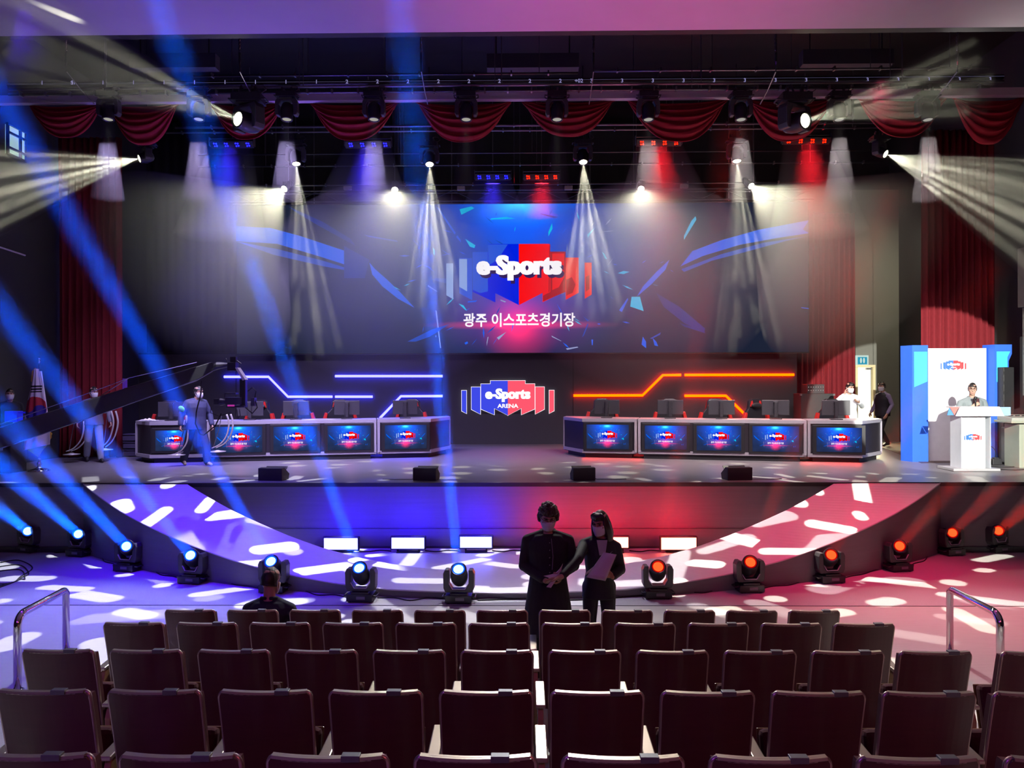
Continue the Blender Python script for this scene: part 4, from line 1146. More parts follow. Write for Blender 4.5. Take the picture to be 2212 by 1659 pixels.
# gobo projections breaking over the ramp, the stage edge and the hall floor
for (px, py, tx, ty, ang, pw, col, seed, sc) in (
    (620, 225, -6.3, 10.9, 62, 6000, (0.92, 0.93, 1.0), 1.3, 1.0), (1007, 225, -2.2, 11.2, 46, 3000, (0.97, 0.95, 1.0), 4.1, 0.9),
    (1203, 225, 2.4, 11.2, 46, 3000, (1.0, 0.96, 0.90), 7.7, 0.9), (1600, 225, 6.3, 10.9, 62, 6000, (1.0, 0.96, 0.78), 9.2, 1.0)):
    L_ = W(px, py, y=13.9)
    o = spot('gobo_lamp', L_, (tx, ty, 0), col, pw, ang, 0.12, 0.01)
    gobo_nodes(o, 'dashes', seed, sc, 1.0)

# strobe panels along the foot of the stage front
for (x0, x1, y0, y1, col, lab) in ((700, 772, 1163, 1187, 'blue', 'glowing blue white flood panel farthest from the standing people'), (846, 916, 1162, 1185, 'blue', 'middle glowing blue white flood panel at the foot of the stage'), (994, 1062, 1160, 1183, 'blue', 'glowing blue white flood panel nearest the standing man'),
    (1160, 1228, 1160, 1183, 'red', 'glowing flood panel hidden behind the standing man'), (1292, 1357, 1161, 1183, 'red', 'glowing red flood panel half hidden by the standing woman'), (1429, 1504, 1162, 1187, 'red', 'glowing red flood panel with nobody in front of it')):
    y = 13.3; a_ = W(x0, y1, y=y); b_ = W(x1, y0, y=y); w = b_.x-a_.x; h = b_.z-a_.z; z0 = 0.075
    t = thing('flood_panel', ((a_.x+b_.x)/2, y, z0), lab, 'stage light', 'flood panels along the stage foot')
    q = Quaternion((1, 0, 0), R(-12))
    zc = (a_.z+b_.z)/2-z0
    bm = BM(); box(bm, (0, 0.05, zc), (w+0.05, 0.08, h+0.05)); part('housing', _mk(bm, M_BLACK, 'fp_h'), t, bevel=0.01)
    bm = BM(); box(bm, (0, 0.005, zc), (w, 0.012, h)); part('glowing_face', _mk(bm, glow_mat('flood_'+col, {'blue': (0.9, 0.9, 9.0), 'red': (9.0, 1.1, 0.75)}[col], 2.0), 'fp_f'), t)
    bm = BM(); box(bm, (0, 0.06, 0.01), (w*0.7, 0.16, 0.02))
    for s in (-1, 1): box(bm, (s*w*0.33, 0.06, zc/2), (0.03, 0.03, zc))
    part('foot_bracket', _mk(bm, M_BLACK, 'fp_b'), t)
    # added unseen lamp before the panel puts its glow on the stage front
    cc = {'blue': (0.03, 0.01, 1.0), 'red': (1.0, 0.015, 0.05)}[col]
    area('flood_back', (t.location.x, y-0.25, z0+zc+0.22), (t.location.x, SY, 0.85), cc, 22 if col == 'blue' else 12, w, 0.12, 170)

# unseen spots added to colour the ceiling edge, with no fixture of their own
spot('spill_blue_up', (-4.5, 11.0, 0.6), (-3.4, 10.6, 8.5), (0.16, 0.05, 1.0), 650, 70, 1.0, 0.3)
spot('spill_pink_up', (2.0, 11.0, 0.6), (1.6, 10.8, 8.5), (1.0, 0.10, 0.5), 1100, 60, 1.0, 0.3)
spot('spill_white_up', (7.5, 13.9, 7.6), (9.6, 10.6, 8.5), (1.0, 0.97, 0.92), 130, 120, 1.0, 0.1)
# ------------------------------------------------------------------ auditorium seats
M_SHELL = mat('dark_stained_plywood', (0.095, 0.024, 0.026), 0.30, var=0.2, vscale=6, stretch=(1, 1, 8), coat=0.3)
M_EDGE = mat('lacquered_wood_edge', (0.62, 0.52, 0.44), 0.30, 0.75, coat=0.4)  # paled and metallic, so the highlight is partly in the colour
M_SEATC = mat('maroon_seat_fabric', (0.10, 0.018, 0.03), 0.9, var=0.2, vscale=40)
M_OAK = mat('oak_side_panel', (0.36, 0.21, 0.11), 0.28, var=0.15, vscale=5, stretch=(1, 1, 6), coat=0.4)
M_PLATE = mat('brushed_number_plate', (0.16, 0.17, 0.19), 0.45, 0.5)
def seat_proto():
    t = thing('theatre_seat', (0, 0, 0), 'x', 'seat', 'dark wooden theatre seats')
    HW = 0.24
    # back shell: curved plywood, open side towards the stage (+y)
    def surf(u, v, off):     # u -1..1, v 0..1 (bottom to top)
        wdt = HW*(0.97+0.03*v)
        x = u*wdt; y = -0.03*(1-u*u) + 0.10*(1-v) - 0.04*v*v - off
        z = 0.26+v*0.70
        return Vector((x, y, z))
    def shell(off0, off1, m, name, v0=0.0, v1=1.0, shrink=1.0, lab=None, bev=0.0):
        bm = BM(); NU, NV = 14, 10; F_ = []; B_ = []
        def rc(u, v):   # rounded top corners
            r = 0.16
            if v > 1-r*0.5:
                k = (v-(1-r*0.5))/(r*0.5); lim = 1-r*0.42*(1-math.sqrt(max(0, 1-k*k)))
                return u*lim
            return u
        for off, dst in ((off0, F_), (off1, B_)):
            for j in range(NV+1):
                v = v0+(v1-v0)*(1-(1-j/NV)**1.6)
                dst.append([bm.verts.new(surf(rc((-1+2*i/NU)*shrink, v), v, off)) for i in range(NU+1)])
        for G, fl in ((F_, 0), (B_, 1)):
            for j in range(NV):
                for i in range(NU):
                    f = (G[j][i], G[j][i+1], G[j+1][i+1], G[j+1][i]); bm.faces.new(f if not fl else f[::-1])
        for j in range(NV):
            for i in (0, NU): bm.faces.new((F_[j][i], F_[j+1][i], B_[j+1][i], B_[j][i]))
        for i in range(NU):
            for j in (0, NV): bm.faces.new((F_[j][i], F_[j][i+1], B_[j][i+1], B_[j][i]))
        return finish(name, bm, m, parent=t, smooth=False, label=lab)
    o = shell(0.0, 0.022, M_SHELL, 'back_shell')
    shell(-0.006, -0.075, M_SEATC, 'back_cushion', 0.02, 0.955, 0.93)
    # lacquered edge band round the shell
    def rc(u, v):
        return u
    pts = []
    for k in range(0, 9): pts.append(surf(-1, k/9, 0.011))
    for k in range(0, 5):
        a = k/4*PI/2; pts.append(surf(-1, 0.955, 0.011)+Vector((0.03*(1-math.cos(a)), 0, 0.03*math.sin(a))))
    for k in range(1, 12): pts.append(surf(-0.88+1.76*k/12, 1.0, 0.011)+Vector((0, 0, 0.002)))
    for k in range(4, -1, -1):
        a = k/4*PI/2; pts.append(surf(1, 0.955, 0.011)+Vector((-0.03*(1-math.cos(a)), 0, 0.03*math.sin(a))))
    for k in range(8, -1, -1): pts.append(surf(1, k/9, 0.011))
    bm = BM(); tube(bm, pts, 0.0125, 6)
    tp_ = [surf(-0.92+1.84*k/14, 1.0, 0.0)+Vector((0, 0, 0.0135)) for k in range(15)]  # flat strip along the top, added to catch a bright highlight
    quad_strip(bm, [p+Vector((0, 0.002, 0)) for p in tp_], [p+Vector((0, -0.026, 0.0)) for p in tp_])
    quad_strip(bm, [p+Vector((0, -0.026, 0)) for p in tp_], [p+Vector((0, -0.028, -0.012)) for p in tp_])
    finish('edge_band', bm, M_EDGE, parent=t, smooth=True)
    # number plate clipped on the top edge
    bm = BM(); c = surf(0.42, 1.0, 0.0); box(bm, (c.x, c.y-0.014, c.z+0.011), (0.074, 0.036, 0.024)); pl = finish('number_plate', bm, M_PLATE, parent=t, bevel=0.002)
    # tipped-up seat pan on the stage side
    bm = BM(); box(bm, (0, 0.20, 0.44), (0.44, 0.09, 0.42), rot=Matrix.Rotation(R(-14), 3, 'X')); finish('seat', bm, M_SEATC, parent=t, bevel=0.03)
    bm = BM(); box(bm, (0, 0.262, 0.43), (0.43, 0.016, 0.40), rot=Matrix.Rotation(R(-14), 3, 'X')); finish('seat_board', bm, M_OAK, parent=t, bevel=0.006)
    return t
def stand_proto():
    t = thing('seat_armrest_stand', (0, 0, 0), 'x', 'armrest', 'armrest stands between the seats')
    bm = BM(); prism(bm, [(0.02, 0.0), (0.16, 0.0), (0.20, 0.36), (0.34, 0.53), (0.36, 0.57), (0.30, 0.585), (0.03, 0.565), (0.0, 0.50)], -0.018, 0.018, axis='x'); finish('side_panel', bm, M_OAK, parent=t, bevel=0.004)
    bm = BM(); prism(bm, [(-0.01, 0.575), (0.32, 0.598), (0.37, 0.585), (0.375, 0.60), (0.33, 0.622), (-0.01, 0.60)], -0.032, 0.032, axis='x'); finish('armrest', bm, M_EDGE, parent=t, bevel=0.006)
    bm = BM(); box(bm, (0, 0.10, 0.012), (0.06, 0.26, 0.024)); finish('foot', bm, M_STEEL, parent=t, bevel=0.004)
    return t
SP = seat_proto(); ST = stand_proto()
ROWS = [  # depth, tier, first back left px, pitch px, count, top px
 (6.88, 0, 357, 134.7, 11, 1318, 109), (5.90, 1, 225, 157.6, 11, 1346, 130), (4.90, 2, 50, 189.2, 11, 1405, 155), (3.92, 3, -4, 238.6, 10, 1492, 201), (2.95, 4, -58, 318.0, 8, 1630, 262)]
RN = ['front row', 'second row', 'third row', 'fourth row', 'row nearest the camera']
ON = ['first', 'second', 'third', 'fourth', 'fifth', 'sixth', 'seventh', 'eighth', 'ninth', 'tenth', 'eleventh']
used = False; used2 = False
for ri, (y, tr, px0, pit, n, top, wpx) in enumerate(ROWS):
    ztop = W(1106, top, y=y).z
    fz = TZ[tr]
    sc = 1.0
    for k in range(n):
        pc = px0+pit*k+wpx/2
        x = W(pc, top, y=y).x
        s = copy_tree(SP) if used else SP; used = True
        s.location = (x, y+0.04, ztop-0.965)
        wm = (W(pc+wpx/2, top, y=y).x-W(pc-wpx/2, top, y=y).x)/0.49
        s.scale = (wm, 1, 1)
        s.rotation_euler = (0, 0, 0)
        s['label'] = 'dark wooden theatre seat, %s from the flag side in the %s' % (ON[k], RN[ri])
        s['group'] = 'theatre seats of the ' + RN[ri]
    for k in range(n+1):
        pc = px0+pit*k-(pit-wpx)/2
        if not -40 < pc < 2250: continue
        x = W(pc, top, y=y).x
        s = copy_tree(ST) if used2 else ST; used2 = True
        s.location = (x, y+0.05, ztop-0.965); s.rotation_euler = (0, 0, 0)
        s['label'] = 'wooden armrest panel, %s from the flag side in the %s' % (ON[k] if k < 11 else 'last', RN[ri])
        s['group'] = 'armrest panels of the ' + RN[ri]
# a seat of the next block at the far edge of the picture
p = W(2230, 1408, y=4.9)
s = copy_tree(SP); s.location = (p.x+0.03, 4.94, p.z-0.965); s['label'] = 'dark seat of the next block cut by the edge of the picture across the aisle'; s['group'] = 'seats across the aisle'

# ------------------------------------------------------------------ chrome handrails beside the aisles
def rail(sx, xn, yn, xf, yf, lab):
    t = thing('handrail', ((xn+xf)/2, (yn+yf)/2, 0), lab, 'handrail', 'chrome handrails of the aisles')
    H = 0.74; o_ = t.location
    pts = [Vector((xn, yn, 0))-o_, Vector((xn, yn, H-0.12))-o_]
    for k in range(1, 7):
        a = k/6*PI/2; dy = 0.12*(1-math.cos(a)); pts.append(Vector((xn+(xf-xn)*dy/(yf-yn), yn+dy, H-0.12+0.12*math.sin(a)))-o_)
    for k in range(6, -1, -1):
        a = k/6*PI/2; dy = 0.06*(1-math.cos(a)); pts.append(Vector((xf-(xf-xn)*dy/(yf-yn), yf-dy, H-0.06+0.06*math.sin(a)))-o_)
    pts.append(Vector((xf, yf, 0))-o_)
    bm = BM(); tube(bm, pts, 0.036, 14, up=(0, 1, 0)); finish('rail_tube', bm, M_CHROME, parent=t, smooth=True)
    for (x, y_) in ((xn, yn), (xf, yf)):
        bm = BM(); lathe(bm, [(0.06, 0.0), (0.06, 0.012), (0.045, 0.02), (0.04, 0.02)], 18, M=Matrix.Translation(Vector((x, y_, 0))-o_)); finish('floor_flange', bm, M_CHROME, parent=t, smooth=True)
n_ = W(38, 1492, z=0); f_ = W(143, 1418, z=0)
rail(-1, n_.x, n_.y, f_.x, f_.y, 'chrome handrail beside the aisle, on the blue lit side')
n_ = W(2161, 1492, z=0); f_ = W(2052, 1418, z=0)
rail(1, n_.x, n_.y, f_.x, f_.y, 'chrome handrail beside the aisle, on the pink lit side')

# ------------------------------------------------------------------ things on and before the stage
# wedge monitors
for (x0, x1, y0, y1, lab, s) in ((556, 610, 1013, 1040, 'farthest towards the flag', 1), (891, 942, 1010, 1038, 'second from the flag side', 1), (1238, 1287, 1010, 1036, 'second from the lectern side', -1), (1571, 1627, 1011, 1038, 'nearest the lectern', -1)):
    a_ = W(x0, y1, z=SZ); b_ = W(x1, y1, z=SZ); y = 14.0; a_ = W(x0, y1, y=y); b_ = W(x1, y1, y=y); w = b_.x-a_.x
    t = thing('floor_monitor_speaker', ((a_.x+b_.x)/2, y, SZ), 'black wedge speaker at the stage edge, ' + lab, 'speaker', 'wedge speakers at the stage edge', rz=-0.12*s)
    h = 0.235
    bm = BM(); prism(bm, [(-0.0, 0.0), (0.30, 0.0), (0.34, 0.10), (0.12, h), (0.0, h*0.98)], -w/2, w/2, axis='x'); finish('cabinet', bm, mat('black_speaker_paint', (0.02, 0.02, 0.022), 0.6), parent=t, bevel=0.01)
    bm = BM(); box(bm, (0, 0.225, 0.175), (w*0.9, 0.01, 0.22), rot=Matrix.Rotation(R(-58), 3, 'X')); finish('grille', bm, M_BLACK, parent=t)
    bm = BM(); tube(bm, [(-s*w*0.5, 0.15, 0.03), (-s*(w*0.5+0.05), 0.12, 0.008), (-s*(w*0.5+0.35), 0.06, 0.008), (-s*(w*0.5+0.6), 0.10, 0.008)], 0.006, 5); finish('speaker_cable', bm, M_RUBBER, parent=t)
# cables lying by the moving heads
rnd = random.Random(11)
def cable(pts, lab, r=0.008, grp='black cables on the floor'):
    bm = BM(); P = [Vector(p) for p in pts]; Q = []
    for i in range(len(P)-1):
        p0 = P[max(i-1, 0)]; p1 = P[i]; p2 = P[i+1]; p3 = P[min(i+2, len(P)-1)]
        for k in range(6):
            t = k/6; Q.append(0.5*((2*p1)+(-p0+p2)*t+(2*p0-5*p1+4*p2-p3)*t*t+(-p0+3*p1-3*p2+p3)*t**3))
    Q.append(P[-1]); o_ = Vector(Q[0]); tube(bm, [q-o_ for q in Q], r, 6)
    o = finish('floor_cable', bm, M_RUBBER, loc=o_); meta(o, lab, 'cable', grp); return o
hb = [W(f[0], f[1], z=0.0) for f in FLOORH]
for i in range(len(hb)-1):
    if i == 6: continue
    a_ = hb[i]+Vector((0.2, 0.1, 0.01)); b_ = hb[i+1]+Vector((-0.2, 0.1, 0.01))
    def off(p):   # keep clear of the curved face
        r = math.hypot(p.x-ACX, p.y-OYC); return p
    pts = [a_, a_.lerp(b_, .25)+Vector((0, .05*rnd.random()+0.02, 0)), a_.lerp(b_, .5)+Vector((0, -0.1*rnd.random(), 0)), a_.lerp(b_, .75)+Vector((0, .06*rnd.random(), 0)), b_]
    cable(pts, 'floor cable from the %s to the %s moving head counted from the blue end' % (['first', 'second', 'third', 'fourth', 'fifth', 'sixth', 'seventh', 'eighth', 'ninth', 'tenth', 'eleventh', 'twelfth', 'last'][i], ['first', 'second', 'third', 'fourth', 'fifth', 'sixth', 'seventh', 'eighth', 'ninth', 'tenth', 'eleventh', 'twelfth', 'last'][i+1]))
a_ = hb[6]+Vector((.25, 0.05, .01)); b_ = hb[7]+Vector((-.2, 0.05, .01))
cable([a_, a_.lerp(b_, .3)+Vector((0, .0, 0)), a_.lerp(b_, .6)+Vector((0, -.12, 0)), b_], 'long black cable on the floor behind the two standing people', 0.01)
for k in range(3):
    cable([W(0-20*k, 1215+12*k, z=.01), W(40, 1210+10*k, z=.01), W(70-8*k, 1226+12*k, z=.01), W(45, 1245+3*k, z=.01), W(28, 1258, z=.012), W(-10, 1262+5*k, z=.01)], ['black cable loop on the pale floor at the left edge, the far one', 'black cable loop on the pale floor at the left edge, the middle one', 'black cable loop on the pale floor at the left edge, the near one'][k], 0.009, 'cable tangle at the left edge')
for x0, x1, k in ((770, 845, 0), (918, 992, 1), (1063, 1130, 2), (1360, 1428, 3), (1505, 1560, 4)):
    a_ = W(x0, 1186, y=13.42); b_ = W(x1, 1186, y=13.42)
    cable([(a_.x, 13.45, .085), ((a_.x*2+b_.x)/3, 13.38, .085), ((a_.x+b_.x*2)/3, 13.48, .085), (b_.x, 13.42, .085)], 'black cable along the stage foot ' + ['between the first and second blue flood panels', 'between the second and third blue flood panels', 'right of the last blue flood panel', 'between the two visible red flood panels', 'right of the last red flood panel'][k], 0.01, 'cables along the stage foot')

# flag stand
FY = 15.6
fp = W(85, 1018, z=SZ)
t = thing('flag_stand', (fp.x, fp.y, SZ), 'white flag with a red and blue circle and gold fringe on a chrome pole', 'flag')
sc = (W(85, 775, y=fp.y).z-SZ)
bm = BM(); tube(bm, [(0, 0, 0.03), (0, 0, sc-0.05)], 0.014, 10); finish('pole', bm, M_CHROME, parent=t, smooth=True)
bm = BM(); lathe(bm, [(0.20, 0.0), (0.20, 0.02), (0.15, 0.045), (0.06, 0.07), (0.035, 0.10), (0.05, 0.14), (0.05, 0.16), (0.03, 0.2), (0.04, 0.24), (0.02, 0.28)], 24); finish('base', bm, M_CHROME, parent=t, smooth=True)
bm = BM(); ball(bm, (0, 0, sc), 0.028, seg=14, rings=9); lathe(bm, [(0.014, sc-0.09), (0.024, sc-0.06), (0.014, sc-0.03)], 12); finish('finial', bm, M_CHROME, parent=t, smooth=True)
k_ = fp.y/FPX        # metres per photo pixel at the flag
def fl(px, py): return Vector(((px-85)*k_, (1018-py)*k_))
M_FW = mat('flag_white_satin', (0.72, 0.70, 0.78), 0.6); M_FR = mat('flag_red', (0.42, 0.02, 0.04), 0.6); M_FB = mat('flag_blue', (0.03, 0.02, 0.30), 0.6)
M_FK = mat('flag_black', (0.01, 0.01, 0.015), 0.6); M_GOLD = mat('gold_fringe', (0.62, 0.36, 0.06), 0.5)
Lp = [(795, 78), (830, 71), (870, 61), (900, 56), (935, 49), (960, 45)]; Rp = [(795, 88), (830, 95), (870, 104), (900, 109), (935, 113), (960, 113)]
Lp[0] = (795, 78)
def interp(tb, y):
    for (a, b), (c, d) in zip(tb[:-1], tb[1:]):
        if y <= c: return b+(d-b)*(y-a)/(c-a)
    return tb[-1][1]
NV, NU = 170, 90
bm = BM(); G = []
for j in range(NV+1):
    py = 795+(170)*j/NV
    row = []
    for i in range(NU+1):
        u = i/NU; x0 = interp(Lp, py); x1 = interp(Rp, py); hem = 10*(1-u)*(j/NV) - 6*u*(j/NV)
        px = x0+(x1-x0)*u
        p = fl(px, py+hem*(j/NV)); amp = 0.012+0.05*j/NV
        row.append(bm.verts.new(Vector((p.x, -0.05-0.22*math.sin(PI*u)*(j/NV*0.7+0.3)*0.6 + amp*0.5*math.sin(u*17+0.6*math.sin(j*0.03)), p.y))))
    G.append(row)
ccx, ccy, rr = 81, 881, 26
def flag_col(px, py):
    dx, dy = px-ccx, (py-ccy)
    if dx*dx+dy*dy < rr*rr:
        ca, sa = math.cos(R(-28)), math.sin(R(-28)); a = dx*ca-dy*sa; b = dx*sa+dy*ca
        red = b < 0
        if (a+rr/2)**2+b*b < (rr/2)**2: red = True
        if (a-rr/2)**2+b*b < (rr/2)**2: red = False
        return 1 if red else 2
    if 70 < px < 96 and any(y0 < py < y0+4 for y0 in (831, 837, 842.5)): return 3
    if any(y0 < py < y0+3.4 for y0 in (918, 924)) and (69 < px < 80.5 or 83 < px < 92): return 3
    return 0
for j in range(NV):
    for i in range(NU):
        py = 795+170*(j+.5)/NV; u = (i+.5)/NU; px = interp(Lp, py)+(interp(Rp, py)-interp(Lp, py))*u
        f = bm.faces.new((G[j][i], G[j][i+1], G[j+1][i+1], G[j+1][i])); f.material_index = flag_col(px, py); f.smooth = True
finish('flag_cloth', bm, [M_FW, M_FR, M_FB, M_FK], parent=t, solid=0.004)
# back layer of cloth ending in a gold fringed point
bm = BM(); o_l = [fl(74, 800), fl(90, 800), fl(110, 940), fl(108, 950), fl(84, 972), fl(56, 950), fl(56, 940)]
prism(bm, [(p.x, p.y) for p in o_l], -0.02, 0.02); finish('rear_fold', bm, M_FW, parent=t)
bm = BM(); n = 44
for side, (A_, B_) in enumerate((((50, 958), (84, 982)), ((84, 982), (115, 938)))):
    for i in range(n//2):
        f = i/(n//2); p = fl(A_[0]+(B_[0]-A_[0])*f, A_[1]+(B_[1]-A_[1])*f-4); q = fl(A_[0]+(B_[0]-A_[0])*f+1, A_[1]+(B_[1]-A_[1])*f+5)
        w = 0.007; d = 0.0
        poly(bm, [(p.x-w, -0.045, p.y), (p.x+w, -0.045, p.y), (q.x+w, -0.04, q.y), (q.x-w, -0.04, q.y)])
pr = [fl(46, 955), fl(56, 948), fl(84, 962), fl(110, 930), fl(116, 936), fl(104, 962), fl(84, 982)]
prism(bm, [(p.x, p.y) for p in pr], -0.038, -0.03)
pr = [fl(70, 822), fl(72, 800), fl(78, 793), fl(82, 796), fl(75, 812), fl(72, 824)]
prism(bm, [(p.x, p.y) for p in pr], -0.04, -0.02)
finish('gold_fringe', bm, M_GOLD, parent=t, label='gold fringe')

# jib: camera crane arm reaching in from beyond the left edge
A0 = W(-260, 1030, y=11.6); A1 = W(462, 795, y=14.6)
t = thing('camera_crane', (A0.x, A0.y, 0), 'long black camera crane arm reaching over the stage with a camera on its head', 'camera crane')
o_ = Vector(t.location)
M_JIB = mat('black_crane_paint', (0.018, 0.018, 0.022), 0.3)
d = (A1-A0); L_ = d.length; dn = d.normalized(); up = Vector((0, 0, 1)); sd = dn.cross(up).normalized(); upn = sd.cross(dn)
bm = BM()
def tri(p, h0, h1, w): return [bm.verts.new(p-o_+upn*h0+sd*w), bm.verts.new(p-o_+upn*h1+sd*w), bm.verts.new(p-o_+upn*h1-sd*w), bm.verts.new(p-o_+upn*h0-sd*w)]
ring_faces(bm, [tri(A0, -0.17, 0.17, 0.08), tri(A0+d*0.6, -0.15, 0.15, 0.07), tri(A0+d*0.93, -0.11, 0.13, 0.06), tri(A1, -0.03, 0.12, 0.05)])
finish('arm', bm, M_JIB, parent=t, bevel=0.01)
bm = BM(); tube(bm, [A0-o_+upn*(-0.2)-sd*0.09, A0+d*0.93-o_+upn*(-0.13)-sd*0.08, A1+d*0.005-o_+upn*(-0.03)], 0.011, 6)
finish('bottom_rail', bm, mat('grey_rail_metal', (0.3, 0.3, 0.34), 0.3, 0.8), parent=t)
bm = BM()
for k in range(9):
    p = A0+d*(0.1+0.1*k)-o_; box(bm, p+upn*0.0-sd*0.08, (0.02, 0.01, 0.3), rot=Matrix((dn, -sd, upn)).transposed().to_3x3())
finish('arm_joints', bm, M_DARK, parent=t)
bm = BM(); tube(bm, chain_pts(A0+upn*0.20-o_, A0+d*0.72+upn*0.30-o_, 0.04), 0.006, 5); tube(bm, [A0+d*0.72+upn*0.30-o_, A0+d*0.95+upn*0.2-o_], 0.006, 5); tube(bm, [A0+d*0.62+upn*0.15-o_, A0+d*0.72+upn*0.30-o_], 0.008, 5)
finish('tension_cable', bm, M_STEEL, parent=t)
yh = 14.6
def q(px, py, dy=0.0): return W(px, py, y=yh+dy)-o_
bm = BM(); tube(bm, [q(455, 797), q(470, 790), q(495, 788), q(505, 783)], [0.06, 0.075, 0.04, 0.05], 10); box(bm, q(503, 792), (0.16, 0.16, 0.16)); box(bm, q(505, 777), (0.11, 0.1, 0.11)); tube(bm, [q(488, 774), q(491, 782)], 0.01, 6); tube(bm, [q(510, 778), q(521, 786)], 0.014, 6)
finish('pan_motor', bm, M_JIB, parent=t, bevel=0.008)
bm = BM(); prism(bm, [(q(511, 794).x, q(511, 794).z), (q(516, 794).x, q(516, 794).z), (q(533, 820).x, q(533, 820).z), (q(527, 822).x, q(527, 822).z)], q(511, 794).y-0.08, q(511, 794).y+0.08)
finish('top_bracket', bm, mat('pale_crane_bracket', (0.5, 0.5, 0.52), 0.35), parent=t, label='pale angled bracket')
bm = BM(); c_ = q(526, 849); box(bm, c_, (0.11, 0.12, q(526, 820).z-q(526, 880).z)); finish('drop_column', bm, M_JIB, parent=t, bevel=0.01)
bm = BM(); box(bm, q(508, 866), (0.30, 0.24, 0.14)); box(bm, q(500, 850), (0.22, 0.14, 0.035)); tube(bm, [q(487, 851), q(484, 860), q(489, 864)], 0.012, 6); box(bm, q(512, 878), (0.34, 0.2, 0.04)); box(bm, q(548, 868), (0.07, 0.14, 0.16))
cb = finish('camera_body', bm, mat('dark_camera_plastic', (0.04, 0.035, 0.05), 0.3), parent=t, bevel=0.008)
bm = BM(); tube(bm, [q(492, 868), q(484, 868), q(476, 868)], [0.055, 0.06, 0.075], 14); box(bm, q(470, 868), (0.10, 0.13, 0.11)); finish('camera_lens', bm, M_JIB, parent=t, bevel=0.005)
bm = BM(); box(bm, q(499, 875, -0.11), (0.13, 0.01, 0.05)); finish('status_screen', bm, glow_mat('magenta_status_screen', (0.42, 0.03, 0.30)), parent=t)
bm = BM()
tube(bm, [q(530, 880), q(545, 893), q(556, 880), q(550, 860), q(553, 845), q(545, 837), q(535, 845)], 0.011, 6)
tube(bm, [q(436, 822), q(434, 850), q(424, 890), q(422, 915), q(432, 938), q(440, 940), q(465, 920), q(478, 893)], 0.013, 6)
tube(bm, [q(456, 880), q(455, 892), q(475, 899), q(500, 890)], 0.007, 5); tube(bm, [q(512, 885), q(514, 905), q(519, 897), q(517, 884)], 0.006, 5)
finish('loose_cables', bm, M_RUBBER, parent=t)
bm = BM(); tube(bm, [A0-o_-upn*0.1, Vector((0, 0, 1.2)), Vector((0, 0, 0.05))], 0.06, 8)
for k in range(3):
    a = 2*PI*k/3; tube(bm, [(0, 0, 0.5), (0.6*math.cos(a), 0.6*math.sin(a), 0.03)], 0.03, 6)
finish('tripod_base', bm, M_JIB, parent=t)
# ------------------------------------------------------------------ people
M_SKIN = mat('skin', (0.50, 0.30, 0.22), 0.55, var=0.08)
M_HAIR = mat('black_hair', (0.012, 0.010, 0.010), 0.45, var=0.4, vscale=60, stretch=(1, 1, 0.2), bump=0.4)
M_BHAIR = mat('brown_hair', (0.05, 0.028, 0.02), 0.5, var=0.4, vscale=60, bump=0.4)
M_MASK = mat('white_face_mask', (0.75, 0.76, 0.80), 0.8)
M_EYE = mat('eye', (0.02, 0.015, 0.015), 0.2)
M_LIP = mat('lips', (0.35, 0.12, 0.10), 0.5)
M_BROW = mat('eyebrow', (0.015, 0.012, 0.01), 0.8)
M_PAPER = mat('white_paper', (0.72, 0.70, 0.72), 0.8)

def seglimb(bm, pts, rad, seg=12):
    """limb through pts with smoothly changing radius, rounded at the ends"""
    P = [Vector(p) for p in pts]; Q = []; Rr = []
    n = len(P)
    for i in range(n-1):
        p0, p1, p2, p3 = P[max(i-1, 0)], P[i], P[i+1], P[min(i+2, n-1)]
        for k in range(4):
            t = k/4
            q = 0.5*((2*p1)+(p2-p0)*t*0.7+(p0*0+p1*0)*0) if False else p1.lerp(p2, t)
            Q.append(q); Rr.append(rad[i]+(rad[i+1]-rad[i])*t)
    Q.append(P[-1]); Rr.append(rad[-1])
    tube(bm, Q, Rr, seg)
    for i, p in enumerate(P): ball(bm, p, rad[i], seg=seg, rings=8)

def torso(bm, secs, seg=20):
    """secs: (centre, half width, half depth, side axis)"""
    rings = []
    for c, rx, ry, ax in secs:
        c = Vector(c); ax = Vector(ax).normalized()
        fw = Vector((0, 0, 1)).cross(ax).normalized()
        rings.append([bm.verts.new(c+ax*(rx*math.copysign(abs(math.cos(2*PI*k/seg))**0.85, math.cos(2*PI*k/seg)))+fw*(ry*math.copysign(abs(math.sin(2*PI*k/seg))**0.85, math.sin(2*PI*k/seg)))) for k in range(seg)])
    ring_faces(bm, rings)

def head_matrix(c, yaw, pitch, roll=0.0):
    return Matrix.Translation(Vector(c)) @ Matrix.Rotation(yaw, 4, 'Z') @ Matrix.Rotation(pitch, 4, 'X') @ Matrix.Rotation(roll, 4, 'Y')

